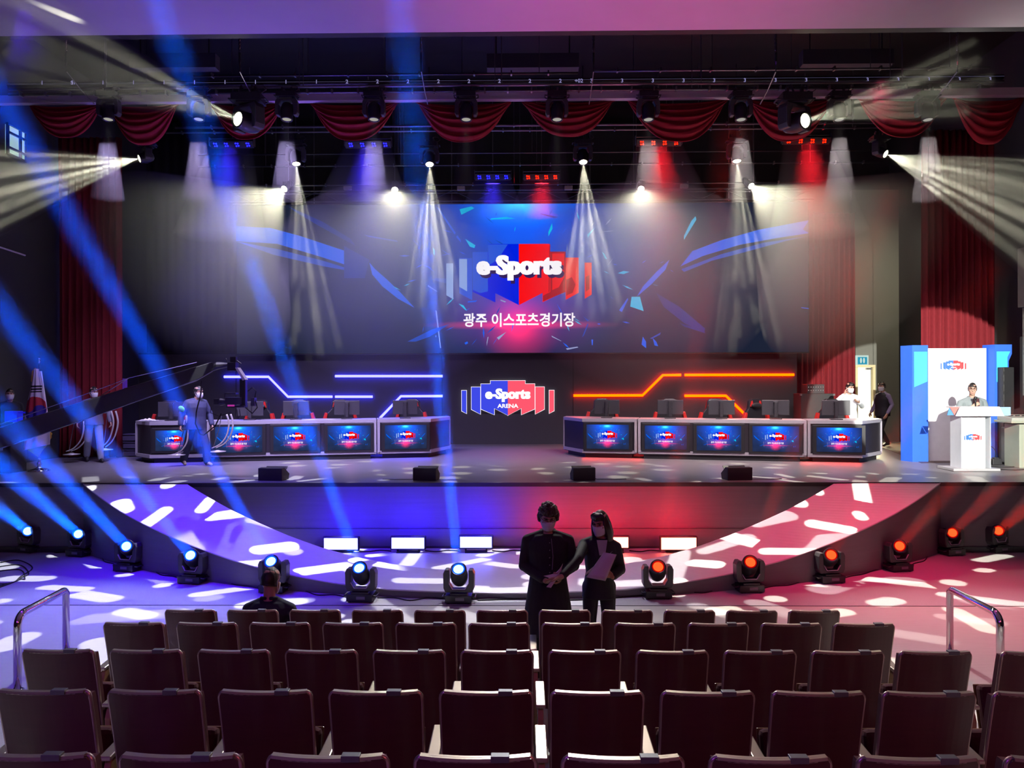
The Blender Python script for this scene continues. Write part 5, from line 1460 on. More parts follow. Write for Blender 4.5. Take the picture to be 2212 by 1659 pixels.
def head_bm(bm, M):
    """faces -y; about 0.235 high"""
    S = 20; prof_ = [(-0.118, .022, .030, -.052), (-0.108, .040, .046, -.045), (-0.085, .054, .064, -.032), (-0.06, .062, .076, -.020), (-0.03, .068, .086, -.008), (0.0, .072, .092, 0), (0.03, .075, .097, .002), (0.06, .074, .097, .004), (0.085, .067, .088, .005), (0.105, .050, .066, .006), (0.116, .026, .035, .007)]
    rings = []
    for z, rx, ry, oy in prof_:
        row = []
        for k in range(S):
            a = 2*PI*k/S; x = rx*math.cos(a); y = oy+ry*math.sin(a)
            if y < oy:   # flatten the face, hollow the eye sockets
                y = oy + (y-oy)*(0.94)
                if 0.0 <= z <= 0.03 and 0.018 < abs(x) < 0.048: y += 0.010
            row.append(bm.verts.new(M @ Vector((x, y, z))))
        rings.append(row)
    ring_faces(bm, rings)
    def T(v): return M @ Vector(v)
    # nose
    q = M.to_3x3()
    ball(bm, T((0, -0.098, -0.028)), (0.015, 0.020, 0.012), rot=q); tube(bm, [T((0, -0.085, 0.022)), T((0, -0.095, 0.0)), T((0, -0.104, -0.024))], [0.008, 0.010, 0.013], 8)
    ball(bm, T((0, -0.083, -0.072)), (0.026, 0.014, 0.012), rot=q)     # mouth mound
    ball(bm, T((0, -0.074, -0.102)), (0.020, 0.018, 0.016), rot=q)     # chin
    ball(bm, T((0, -0.086, 0.038)), (0.052, 0.012, 0.009), rot=q)      # brow ridge
    for s in (-1, 1):
        ball(bm, T((s*0.045, -0.062, -0.02)), (0.024, 0.022, 0.022), rot=q)
        ball(bm, T((s*0.074, 0.008, -0.004)), (0.011, 0.019, 0.030), rot=q @ Matrix.Rotation(s*0.3, 3, 'Z'))

def face_parts(root, M, mask=True, glasses=False, lips=False):
    q = M.to_3x3()
    for s in (-1, 1):
        bm = BM(); ball(bm, M @ Vector((s*0.031, -0.078, 0.012)), (0.013, 0.007, 0.006), seg=10, rings=7, rot=q); finish('eye', bm, M_EYE, parent=root, smooth=True)
        bm = BM(); tube(bm, [M @ Vector((s*0.014, -0.094, 0.035)), M @ Vector((s*0.033, -0.095, 0.041)), M @ Vector((s*0.052, -0.079, 0.034))], 0.004, 6); finish('eyebrow', bm, M_BROW, parent=root)
    if lips:
        bm = BM(); ball(bm, M @ Vector((0, -0.096, -0.070)), (0.024, 0.006, 0.008), rot=q); finish('lips', bm, M_LIP, parent=root, smooth=True)
    if mask:
        bm = BM(); rows = []
        for j in range(9):
            t = j/8; z = -0.006-0.105*t; row = []
            for i in range(15):
                u = -1+2*i/14; a = u*1.35
                rx = 0.078-0.022*max(0, t-0.45)*1.6; ry = 0.098+0.016*math.sin(PI*t)*(1-abs(u))-0.012*t+0.006*(1-abs(u))
                row.append(M @ Vector((rx*math.sin(a), -0.012*t-0.004-ry*math.cos(a)*1.0, z-0.012*(1-abs(u))*(t-0.5)*0+0.006*(1-abs(u))*(1-t))))
            rows.append(row)
        for a_, b_ in zip(rows[:-1], rows[1:]): quad_strip(bm, a_, b_)
        bmesh.ops.remove_doubles(bm, verts=bm.verts, dist=1e-5)
        mk_ = finish('face_mask', bm, M_MASK, parent=root, smooth=True, solid=0.004)
        bm = BM()
        for s in (-1, 1):
            tube(bm, [M @ Vector((s*0.075, -0.03, -0.02)), M @ Vector((s*0.084, 0.012, 0.02)), M @ Vector((s*0.086, 0.026, 0.0)), M @ Vector((s*0.083, 0.015, -0.03)), M @ Vector((s*0.068, -0.035, -0.09))], 0.0022, 5)
        finish('ear_loops', bm, M_MASK, parent=mk_)
    if glasses:
        bm = BM()
        for s in (-1, 1):
            pts = [M @ Vector((s*0.033+0.024*math.cos(2*PI*k/12), -0.103+0.006*abs(math.cos(2*PI*k/12)), 0.010+0.018*math.sin(2*PI*k/12))) for k in range(13)]
            tube(bm, pts, 0.0022, 5)
            tube(bm, [M @ Vector((s*0.057, -0.097, 0.014)), M @ Vector((s*0.078, -0.03, 0.012)), M @ Vector((s*0.082, 0.02, 0.008))], 0.0022, 5)
        tube(bm, [M @ Vector((-0.009, -0.103, 0.012)), M @ Vector((0.009, -0.103, 0.012))], 0.0022, 5)
        finish('glasses', bm, mat('thin_metal_frame', (0.3, 0.25, 0.22), 0.2, 0.9), parent=root)

def hair(root, M, kind, m=None):
    m = m or M_HAIR; bm = BM(); S = 28; rows = []
    rnd = random.Random(4)
    for j in range(13):
        a = PI*0.5*(1-j/12*1.36) if kind != 'bald' else PI*0.5*(1-j/12*1.36)
        z = math.sin(a); r = math.cos(a); row = []
        for k in range(S):
            th = 2*PI*k/S; cx = math.cos(th); cy = math.sin(th)
            rx, ry, rz = 0.082, 0.107, 0.128
            front = max(0, -cy)
            zz = z
            # hair line: lifts over the face and round the ears
            if z < 0.42 and front > 0.12: zz = max(z, 0.42-0.0*front) if front > 0.35 else max(z, 0.05)
            if kind == 'short' and front <= 0.12 and z < -0.35: zz = -0.35
            rr_ = math.sqrt(max(0, 1-zz*zz)) if abs(zz) < 1 else 0
            row.append(Vector((rx*rr_*cx, 0.006+ry*rr_*cy, rz*zz)))
        rows.append(row)
    bumps = {'curly': 0.016, 'short': 0.004, 'parted': 0.005, 'long': 0.003}.get(kind, 0.003)
    vr = []
    for row in rows:
        o_ = []
        for v in row:
            nz = mnoise.noise(v*38)*bumps*1.6 + (0.012 if kind == 'curly' else 0.003)
            o_.append(bm.verts.new(M @ (v*(1+nz/0.1))))
        vr.append(o_)
    ring_faces(bm, vr, caps=True)
    if kind == 'curly':
        for k in range(190):
            th = rnd.random()*2*PI; z = rnd.uniform(-0.3, 1); r = math.sqrt(max(0, 1-z*z))
            if math.sin(th) < -0.3 and z < 0.45: continue
            v = Vector((0.094*r*math.cos(th), 0.008+0.116*r*math.sin(th), 0.140*z))
            ball(bm, M @ v, 0.014+0.013*rnd.random(), seg=6, rings=5)
    if kind == 'long':
        q = M.to_3x3()
        # straight hair falling to the shoulders, cut round in at the ends
        for k in range(40):
            th = R(-32)+R(244)*k/39; cx = math.cos(th); cy = math.sin(th)
            p0 = Vector((0.066*cx, 0.006+0.085*cy, 0.06)); p1 = Vector((0.088*cx, 0.010+0.104*cy, -0.03)); p2 = Vector((0.100*cx, 0.018+0.100*cy, -0.13)); p3 = Vector((0.094*cx, 0.012+0.088*cy, -0.205)); p4 = Vector((0.07*cx, 0.01+0.070*cy, -0.235))
            tube(bm, [M @ p for p in (p0, p1, p2, p3, p4)], [0.014, 0.016, 0.016, 0.013, 0.005], 6)
    if kind in ('parted', 'long'):
        for k in range(26):
            x = -0.07+0.14*k/25
            tube(bm, [M @ Vector((x*0.5, -0.03, 0.118)), M @ Vector((x, -0.076+abs(x)*0.45, 0.095)), M @ Vector((x*1.06, -0.091+abs(x)*0.62, 0.060+0.010*math.sin(k*1.7)))], [0.013, 0.010, 0.005], 6)
    return finish('hair', bm, m, parent=root, smooth=True)

def hand(bm, wrist, direction, palm_n, side, curl=0.25, spread=0.10, s=1.0, curls=None):
    """palm and five fingers; direction = wrist to knuckles, palm_n = way the palm faces, side = +1 thumb towards dir x palm"""
    w = Vector(wrist); d = Vector(direction).normalized(); n = Vector(palm_n); n = (n-d*n.dot(d)).normalized(); t = d.cross(n)*side
    a = [w, w+d*0.035*s, w+d*0.085*s]
    for off in (-0.027, -0.009, 0.009, 0.027):
        tube(bm, [w+t*off*0.55*s, w+d*0.04*s+t*off*0.85*s, w+d*0.088*s+t*off*s], [0.016*s, 0.0165*s, 0.0125*s], 8)
        ball(bm, w+d*0.088*s+t*off*s, 0.0125*s, seg=8, rings=6)
    ball(bm, w, 0.024*s, seg=10, rings=8)
    L = [0.068, 0.078, 0.073, 0.056]
    for i, off in enumerate((0.029, 0.0098, -0.0098, -0.028)):
        base = w+d*0.088*s+t*off*s
        ang = (curls[i] if curls else curl); fd = (d+t*(off/0.03)*spread).normalized(); cur = base
        pts = [base]; rr_ = [0.0098*s]
        for k, f in enumerate((0.42, 0.32, 0.26)):
            ax = fd.cross(n).normalized()
            fd = (Matrix.Rotation(ang*(1.0 if k else 0.8), 3, ax) @ fd)
            if k == 0: pass
            cur = cur+fd*L[i]*f*s; pts.append(cur); rr_.append((0.0094-0.0011*k)*s)
            n2 = n
        tube(bm, pts, rr_, 8)
        for p, r in zip(pts, rr_): ball(bm, p, r, seg=8, rings=6)
    td = (d*0.62+t*0.75+n*0.28).normalized(); b0 = w+d*0.018*s+t*0.022*s
    p1 = b0+td*0.042*s; td2 = (td*0.75+d*0.5+n*0.15*(1+curl)).normalized(); p2 = p1+td2*0.032*s; p3 = p2+td2*0.024*s
    tube(bm, [b0, p1, p2, p3], [0.016*s, 0.0125*s, 0.0105*s, 0.009*s], 8)
    for p, r in zip((p1, p2, p3), (0.0125, 0.0105, 0.009)): ball(bm, p, r*s, seg=8, rings=6)

def person(loc, rz, label, P, group=None, sc=1.0):
    """P: joints and clothing; local frame faces -y, ground at z=0"""
    J = dict(pel=(0, 0, .93), waist=(0, 0, 1.06), chest=(0, 0, 1.26), neck=(0, 0.01, 1.44), head=(0, -0.02, 1.60),
             shL=(.185, 0.01, 1.385), shR=(-.185, 0.01, 1.385), elL=(.24, 0.03, 1.10), elR=(-.24, 0.03, 1.10), wrL=(.25, -.05, .86), wrR=(-.25, -.05, .86),
             hipL=(.09, 0, .90), hipR=(-.09, 0, .90), knL=(.10, -.02, .49), knR=(-.10, -.02, .49), anL=(.10, .03, .09), anR=(-.10, .03, .09),
             toL=(.12, -.13, .035), toR=(-.12, -.13, .035))
    J.update(P.get('J', {}))
    J = {k: Vector(v) for k, v in J.items()}
    vox = P.get('vox', 0.008)
    ax = (J['shL']-J['shR']).normalized(); hx = (J['hipL']-J['hipR']).normalized()
    M = head_matrix(J['head'], P.get('hyaw', 0), P.get('hpitch', 0), P.get('hroll', 0))
    k_ = P.get('slim', 1.0)
    bm = BM()
    torso(bm, [(J['pel']+Vector((0, 0, -.05)), .14*k_, .10, hx), (J['pel'], .165*k_, .115, hx), (J['waist'], .14*k_, .10, hx.lerp(ax, .4)), (J['chest'], .165*k_, .115, ax), (J['chest'].lerp(J['neck'], .5), .155*k_, .09, ax), (J['chest'].lerp(J['neck'], .8), .10*k_, .075, ax), (J['neck'], .07, .06, ax)])
    hd_up = (M.to_3x3() @ Vector((0, 0, 1)))
    seglimb(bm, [J['neck']+Vector((0, 0, -.03)), M @ Vector((0, 0.012, -0.06))], [0.058, 0.052])
    head_bm(bm, M)
    for s in 'LR':
        seglimb(bm, [J['sh'+s]+Vector((0, 0, -.04)), J['el'+s], J['wr'+s]], [0.046, 0.038, 0.027])
        seglimb(bm, [J['hip'+s], J['kn'+s], J['an'+s]], [0.085, 0.055, 0.038])
        seglimb(bm, [J['an'+s]+Vector((0, 0, -.03)), J['to'+s]], [0.034, 0.030])
        hd = P.get('hand'+s, {})
        d = Vector(hd.get('d', (J['wr'+s]-J['el'+s]).normalized())); n = Vector(hd.get('n', (-1 if s == 'L' else 1, 0, 0)))
        hand(bm, J['wr'+s]+d*0.02, d, n, hd.get('side', 1 if s == 'L' else -1), hd.get('curl', 0.3), hd.get('spread', 0.1), 0.98, hd.get('curls'))
    body = finish('person', bm, M_SKIN, voxel=vox, loc=loc)
    body.rotation_euler = (0, 0, rz); body.scale = (sc, sc, sc)
    meta(body, label, 'person', group)
    face_parts(body, M, P.get('mask', True), P.get('glasses', False), P.get('lips', False))
    if P.get('hair'): hair(body, M, P['hair'], P.get('hairmat'))
    # clothing
    c = P.get('top')
    if c:
        e = c.get('ease', 0.022); bm = BM(); hem = c.get('hem', -0.08); fl = c.get('flare', 0.0)
        lowc = J['pel']+Vector((0, 0, hem))
        secs = [(lowc, (.165+fl)*k_+e, .12+fl*0.7+e*0.8, hx)]
        if hem < -0.2: secs.append((J['pel']+Vector((0, 0, hem*0.5)), (.17+fl*0.5)*k_+e, .12+fl*.35+e*.8, hx))
        secs += [(J['pel'], .165*k_+e, .115+e, hx), (J['waist'], .145*k_+e*c.get('waist', 1.0), .105+e, hx.lerp(ax, .4)), (J['chest'], .175*k_+e, .12+e, ax), (J['chest'].lerp(J['neck'], .55), .185*k_+e*.8, .10+e*.7, ax), (J['chest'].lerp(J['neck'], .85), .13*k_+e*.5, .078+e*.5, ax), (J['neck']+Vector((0, 0, -.01)), .070+e*.3, .062+e*.3, ax)]
        torso(bm, secs)
        for s_ in 'LR': seglimb(bm, [J['neck']+(J['sh'+s_]-J['neck'])*0.25+Vector((0, 0, -.015)), J['sh'+s_]+Vector((0, 0, -.03))], [0.045+e*.4, 0.050+e*.5])
        for s in 'LR':
            if c.get('sleeves', True):
                w = J['wr'+s]; el = J['el'+s]; cuff = el.lerp(w, c.get('cuff', 0.93))
                seglimb(bm, [J['sh'+s]+Vector((0, 0, -0.035)), el, cuff], [0.050+e*.5, 0.043+e*.5, 0.035+e*.4])
            else: ball(bm, J['sh'+s]+Vector((0, 0, -.01)), 0.06)
        tp = finish(c.get('name', 'jacket'), bm, c['m'], parent=body, voxel=max(vox, 0.009))
        if c.get('collar', True):
            bm = BM(); nk = J['neck']
            for s in (-1, 1):
                tube(bm, [nk+Vector((s*.02, .068, .018)), nk+Vector((s*.068, .03, .012)), nk+Vector((s*.07, -.035, -.015)), nk+Vector((s*.035, -.105, -.06))], [0.014, 0.017, 0.018, 0.008], 8)
            finish('collar', bm, c.get('cm', c['m']), parent=tp, smooth=True)
    c = P.get('legs')
    if c:
        bm = BM(); w = c.get('w', 0.0)
        torso(bm, [(J['pel']+Vector((0, 0, -.08)), .15*k_, .115, hx), (J['pel'], .175*k_, .125, hx), (J['pel']+Vector((0, 0, .06)), .16*k_, .118, hx)])
        for s in 'LR': seglimb(bm, [J['hip'+s], J['kn'+s], J['an'+s]+Vector((0, 0, .01))], [0.095, 0.068+w, 0.055+w*1.3])
        finish('trousers', bm, c['m'], parent=body, voxel=0.011)
    c = P.get('shoes')
    if c:
        for s in 'LR':
            bm = BM(); a_, t_ = J['an'+s], J['to'+s]; d = (t_-a_); d.z = 0; d.normalize()
            low = min(a_.z-0.085, t_.z-0.035)
            seglimb(bm, [a_+Vector((0, 0, -.045))-d*.03, a_.lerp(t_, .5)+Vector((0, 0, -.008)), t_], [0.040, 0.040, 0.034]); finish('shoe', bm, c, parent=body, voxel=0.008)
    return body, J, M

M_BLK = mat('black_wool_cloth', (0.016, 0.015, 0.02), 0.85, var=0.3, vscale=30, bump=0.2)
M_BLK2 = mat('black_suit_cloth', (0.014, 0.013, 0.018), 0.75, var=0.3, vscale=30)
M_NAVY = mat('navy_padded_cloth', (0.05, 0.06, 0.13), 0.7, var=0.15, vscale=20, bump=0.2)
M_SHOE = mat('dark_shoe', (0.015, 0.015, 0.015), 0.4)
M_BEIGE = mat('beige_shoe', (0.35, 0.32, 0.24), 0.6)

# man standing before the stage, reading
ml = W(1184, 1280, y=7.95); 
b, J, M = person((ml.x, 7.95, 0.0), 0.0, 'person in a long black coat, white mask and glasses standing and reading a sheet', dict(
    vox=0.0055, hpitch=0.42, hyaw=0.08, glasses=True, hair='curly', hairmat=M_BHAIR,
    J=dict(head=(0.0, -0.055, 1.63), neck=(0, 0, 1.465), shL=(.205, 0.01, 1.40), shR=(-.205, 0.01, 1.40), chest=(0, 0, 1.28), elR=(-.245, 0.0, 1.12), wrR=(-.03, -.24, 1.02), elL=(.265, 0.0, 1.12), wrL=(.145, -.235, 1.10)),
    handR=dict(d=(0.85, -0.25, -0.1), n=(0, 0.3, 1), curl=0.5, side=1), handL=dict(d=(-0.75, -0.3, -0.35), n=(0.1, 0.5, 0.8), curl=0.5, side=-1),
    top=dict(m=M_BLK, ease=0.036, hem=-0.50, flare=0.07, name='long_coat', cuff=0.84), legs=dict(m=M_BLK), shoes=M_SHOE), sc=1.005)
bm = BM()
for k in range(5): ball(bm, (0.012, -0.165, 1.385-0.075*k), (0.006, 0.004, 0.006), seg=8, rings=6)
finish('coat_buttons', bm, M_STEEL, parent=b)
bm = BM(); tube(bm, [(0.03, -0.13, 1.42), (0.045, -0.172, 1.25), (0.035, -0.19, 1.12)], 0.004, 6); finish('lanyard', bm, mat('grey_cord', (0.2, 0.2, 0.22), 0.7), parent=b)
def sheet(pts, lab, cat='paper', fold=0.0, name='paper_sheet', grp=None):
    """gently bent sheet from four corners"""
    A, B, C, D = [Vector(p) for p in pts]; o_ = A.copy(); bm = BM(); rows = []; n = (B-A).cross(D-A).normalized()
    for j in range(7):
        v = j/6; rows.append([A.lerp(B, i/8).lerp(D.lerp(C, i/8), v)+n*fold*math.sin(PI*i/8)-o_ for i in range(9)])
    for a_, b_ in zip(rows[:-1], rows[1:]): quad_strip(bm, a_, b_)
    bmesh.ops.remove_doubles(bm, verts=bm.verts, dist=1e-5)
    o = finish(name, bm, M_PAPER, smooth=True, solid=0.0015, loc=o_); meta(o, lab, cat, grp); return o
def PX(pts, y): return [W(px, py, y=y+dy) for px, py, dy in pts]
sheet(PX([(1174, 1244, -.02), (1205, 1237, 0), (1216, 1217, .04), (1208, 1256, -.03)], 7.62), 'folded white sheet held by the person in the long coat', fold=0.02)
sheet(PX([(1180, 1268, -.03), (1212, 1232, 0), (1214, 1236, .02), (1190, 1270, -.03)], 7.60), 'white sheet under the folded one held by the person in the long coat', fold=0.01)

# woman beside him, pointing at his paper
wl = W(1293, 1280, y=8.15)
b, J, M = person((wl.x, 8.1, 0.0), 0.0, 'person with shoulder-length dark hair and white mask in a black suit, reaching out one arm', dict(
    vox=0.0055, slim=0.86, hpitch=0.30, hyaw=-0.55, hair='long', hairmat=mat('dark_brown_hair', (0.022, 0.012, 0.012), 0.4, var=0.3, vscale=60, stretch=(1, 1, 0.2)),
    J=dict(head=(0.01, -0.05, 1.55), neck=(0.02, 0, 1.395), chest=(0.01, 0, 1.20), waist=(0, 0, 1.02), pel=(0.0, 0, .90), shL=(.18, 0.0, 1.31), shR=(-.155, 0.0, 1.34), elR=(-.24, -.28, 1.22), wrR=(-.42, -.52, 1.10),
           elL=(.225, -0.02, 1.05), wrL=(.12, -.20, 1.02), hipL=(.085, 0, .87), hipR=(-.085, 0, .87)),
    handR=dict(d=(-1.0, -0.05, -0.18), n=(0, -0.3, -1), curl=0.10, spread=0.35, side=1, curls=[0.05, 0.12, 0.22, 0.3]), handL=dict(d=(-0.75, -0.15, 0.55), n=(-0.2, 0.9, 0.2), curl=0.25, side=1),
    top=dict(m=M_BLK2, ease=0.022, hem=-0.14, flare=0.02, name='suit_jacket', cuff=0.88, waist=0.6), legs=dict(m=M_BLK2), shoes=M_SHOE), sc=1.0)
bm = BM(); prism(bm, [(-0.035, 1.38), (0.075, 1.38), (0.045, 1.18), (0.02, 1.12), (-0.0, 1.18)], -0.135, -0.115); finish('pale_blouse', bm, mat('lavender_blouse', (0.45, 0.42, 0.5), 0.7), parent=b)
sheet(PX([(1264, 1243, 0), (1268, 1236, -.03), (1323, 1191, -.05), (1308, 1212, 0)], 7.80), 'rear white sheet in the hand of the person in the black suit', fold=0.01)
sheet(PX([(1266, 1247, 0), (1308, 1255, -.05), (1332, 1198, -.04), (1304, 1193, 0.02)], 7.76), 'front white sheet held against the chest of the person in the black suit', fold=0.02)

# seated person in the front row, seen from behind
sl = W(578, 1300, y=7.1)
b, J, M = person((sl.x, 7.12, 0.0), PI, 'person in a dark suit jacket sitting in the front row, seen from behind', dict(
    vox=0.008, hair='short', hpitch=0.28, hyaw=-0.25,
    J=dict(pel=(0, 0, .50), waist=(0, -0.01, .62), chest=(0, -0.03, .83), neck=(0, -0.045, 1.00), head=(0.0, -0.075, 1.155), shL=(.19, -0.03, .93), shR=(-.19, -0.03, .93), elL=(.25, -.10, .68), elR=(-.25, -.10, .68), wrL=(.10, -.30, .62), wrR=(-.10, -.30, .62),
           hipL=(.09, 0, .48), hipR=(-.09, 0, .48), knL=(.12, -.42, .50), knR=(-.12, -.42, .50), anL=(.12, -.42, .09), anR=(-.12, -.42, .09), toL=(.12, -.56, .035), toR=(-.12, -.56, .035)),
    handL=dict(d=(-.5, -.8, -.1), n=(0, 0, -1)), handR=dict(d=(.5, -.8, -.1), n=(0, 0, -1)),
    top=dict(m=mat('dark_navy_suit', (0.016, 0.018, 0.04), 0.8, var=0.2, vscale=25), ease=0.03, hem=-0.02, name='suit_jacket'), legs=dict(m=M_BLK2), shoes=M_SHOE))

# speaker at the lectern
sp = W(2103, 900, y=16.0)
b, J, M = person((sp.x, 16.05, SZ), 0.0, 'person in a grey jacket behind the white lectern speaking into a microphone', dict(
    vox=0.007, mask=False, lips=True, hyaw=-0.45, hpitch=0.12, hair='short', glasses=True,
    J=dict(head=(-0.01, -0.03, 1.63), neck=(0, .01, 1.455), shL=(.235, 0.0, 1.39), shR=(-.235, 0.0, 1.37), elL=(.30, -.03, 1.12), elR=(-.33, -.04, 1.14), wrL=(.10, -.26, 1.10), wrR=(-.13, -.24, 1.28)),
    handR=dict(d=(.45, -.35, .35), n=(.6, .5, 0), curl=0.75), handL=dict(d=(-.8, -.4, 0), n=(0, 0, -1), curl=0.3),
    top=dict(m=mat('grey_jacket_cloth', (0.20, 0.24, 0.25), 0.8, var=0.1), ease=0.034, hem=-0.14, cuff=0.85, name='grey_jacket'), legs=dict(m=M_BLK2), shoes=M_SHOE))
bm = BM(); prism(bm, [(-0.05, 1.44), (0.05, 1.44), (0.06, 1.30), (0.02, 1.14), (-0.03, 1.14), (-0.06, 1.30)], -0.165, -0.13); finish('dark_sweater', bm, mat('dark_red_sweater', (0.06, 0.015, 0.02), 0.8), parent=b)
mo = Vector((sp.x-0.10, 15.77, SZ+1.36))
bm = BM(); tube(bm, [(0.01, 0.0, -0.14), (0, -0.01, 0), (-0.003, -0.015, 0.06)], [0.012, 0.016, 0.02], 10); mic = finish('microphone', bm, M_BLACK, smooth=True, loc=mo); meta(mic, 'black hand microphone held by the person at the lectern', 'microphone')
bm = BM(); ball(bm, (-0.004, -0.018, 0.09), 0.033, seg=14, rings=10); finish('microphone_grille', bm, mat('dark_mesh_grille', (0.06, 0.06, 0.06), 0.4, 0.8), parent=mic, smooth=True)

# man in a white shirt behind the end desk
sh = W(1834, 900, y=19.4)
b, J, M = person((sh.x, 19.4, SZ), 0.0, 'person in a white shirt and white mask holding up a phone behind the end desk', dict(
    vox=0.009, hyaw=0.35, hpitch=0.22, hair='parted',
    J=dict(head=(0.0, -0.05, 1.60), elR=(-.36, -.04, 1.22), wrR=(-.15, -.08, 1.43), elL=(.30, -.04, 1.14), wrL=(.13, -.26, 1.24)),
    handR=dict(d=(.3, 0.05, 1), n=(1, 0, -.2), curl=0.5), handL=dict(d=(-.75, -.35, .3), n=(0, .2, 1), curl=0.35, side=-1),
    top=dict(m=mat('white_shirt_cloth', (0.66, 0.72, 0.74), 0.8, var=0.05), ease=0.03, hem=-0.16, name='white_shirt', cuff=0.9), legs=dict(m=M_BLK2), shoes=M_SHOE), sc=1.03)
bm = BM(); box(bm, (0, 0, 0), (0.15, 0.075, 0.009), rot=Matrix.Rotation(R(12), 3, 'Y')); o = finish('phone', bm, M_DARK, bevel=0.003, loc=(sh.x+0.07, 19.4-0.29, SZ+1.325)); meta(o, 'dark phone held flat by the person in the white shirt', 'phone')

# man in a dark vest walking in the wing
vl = W(1929, 970, z=SZ)
b, J, M = person((vl.x, 21.2, SZ), -1.15, 'person in a black vest over a violet shirt walking past the wing wall', dict(
    vox=0.01, hair='short', hyaw=0.1, hpitch=0.1,
    J=dict(knL=(.10, -.16, .50), anL=(.10, -.20, .09), toL=(.10, -.36, .04), knR=(-.10, .02, .50), anR=(-.10, .30, .12), toR=(-.10, .16, .035), elL=(.25, .06, 1.12), wrL=(.24, -.10, .90), elR=(-.25, .02, 1.12), wrR=(-.22, -.16, .92)),
    top=dict(m=mat('violet_grey_shirt', (0.22, 0.18, 0.30), 0.8), ease=0.018, hem=-0.08, name='shirt'), legs=dict(m=M_BLK2), shoes=M_SHOE), sc=1.04)
bm = BM(); torso(bm, [((0, 0, .82), .20, .15, (1, 0, 0)), ((0, 0, .93), .20, .152, (1, 0, 0)), ((0, 0, 1.06), .182, .142, (1, 0, 0)), ((0, 0, 1.26), .205, .155, (1, 0, 0)), ((0, 0, 1.38), .175, .125, (1, 0, 0)), ((0, 0, 1.44), .085, .08, (1, 0, 0))])
finish('black_vest', bm, M_BLK2, parent=b, voxel=0.012)

# crew member in a navy jacket carrying two frames across the stage
cl = W(424, 1006, z=SZ)
b, J, M = person((cl.x, cl.y, SZ), 0.85, 'person in a navy padded jacket with a green arm patch carrying two curved frames', dict(
    vox=0.009, hair='short', hyaw=0.45, hpitch=0.15,
    J=dict(head=(0.02, -0.06, 1.585), neck=(0, -.01, 1.43), knR=(-.13, .10, .49), anR=(-.15, .28, .12), toR=(-.17, .16, .04), knL=(.12, -.18, .49), anL=(.14, -.22, .09), toL=(.15, -.37, .04), elL=(.30, .0, 1.12), wrL=(.30, -.10, .88), elR=(-.30, .04, 1.12), wrR=(-.34, .0, .90)),
    handL=dict(curl=0.9), handR=dict(curl=0.9),
    top=dict(m=M_NAVY, ease=0.05, hem=-0.14, name='padded_jacket'), legs=dict(m=mat('dark_blue_trousers', (0.025, 0.03, 0.07), 0.8), w=0.02), shoes=M_BEIGE), sc=1.01)
bm = BM(); ball(bm, (-0.325, -0.01, 1.235), (0.03, 0.14, 0.062), seg=16, rings=8, rot=Matrix.Rotation(R(8), 3, 'X')); finish('arm_patch', bm, mat('bright_green_patch', (0.22, 0.85, 0.12), 0.5, emit=(0.15, 0.7, 0.08), es=0.0), parent=b, smooth=True)

# crew member in a striped jacket behind the crane arm
dl = W(192, 1000, z=SZ)
b, J, M = person((dl.x, dl.y+0.2, SZ), 0.6, 'person in a striped grey jacket and pale jeans carrying frames behind the crane arm', dict(
    vox=0.009, hair='short', hyaw=0.4, hpitch=0.12,
    J=dict(knR=(-.11, .06, .49), anR=(-.12, .24, .14), toR=(-.12, .12, .04), knL=(.11, -.13, .49), anL=(.13, -.14, .09), toL=(.15, -.29, .04), elL=(.31, .0, 1.14), wrL=(.33, -.12, .92), elR=(-.31, .04, 1.14), wrR=(-.33, -.04, .92)),
    handL=dict(curl=0.9), handR=dict(curl=0.9),
    top=dict(m=mat('grey_jacket', (0.16, 0.15, 0.22), 0.7), ease=0.04, hem=-0.08, name='padded_jacket'), legs=dict(m=mat('pale_jeans', (0.30, 0.36, 0.42), 0.8), w=0.01), shoes=M_SHOE), sc=1.0)
for z_, m_, nm in ((1.16, mat('white_band_cloth', (0.6, 0.6, 0.65), 0.7), 'white_band'), (1.235, mat('bright_green_patch', (0, 0, 0)), 'green_band')):
    bm = BM(); torso(bm, [((0, 0, z_-0.028), .222, .172, (1, 0, 0)), ((0, 0, z_+0.028), .225, .174, (1, 0, 0))]); 
    for s in (-1, 1): tube(bm, [(s*.268, 0.01, z_+.02), (s*.285, 0.02, z_-.03)], 0.068, 14)
    finish(nm, bm, m_, parent=b, smooth=True)

# masked person in the dark at the left edge
el = W(12, 1000, y=16.3)
person((el.x+0.1, 16.3, SZ), 0.5, 'person in dark clothes and white mask standing in the dark at the left edge', dict(vox=0.012, hair='short',
    top=dict(m=M_BLK, ease=0.03, hem=-0.1, name='jacket'), legs=dict(m=M_BLK2), shoes=M_SHOE), sc=0.98)

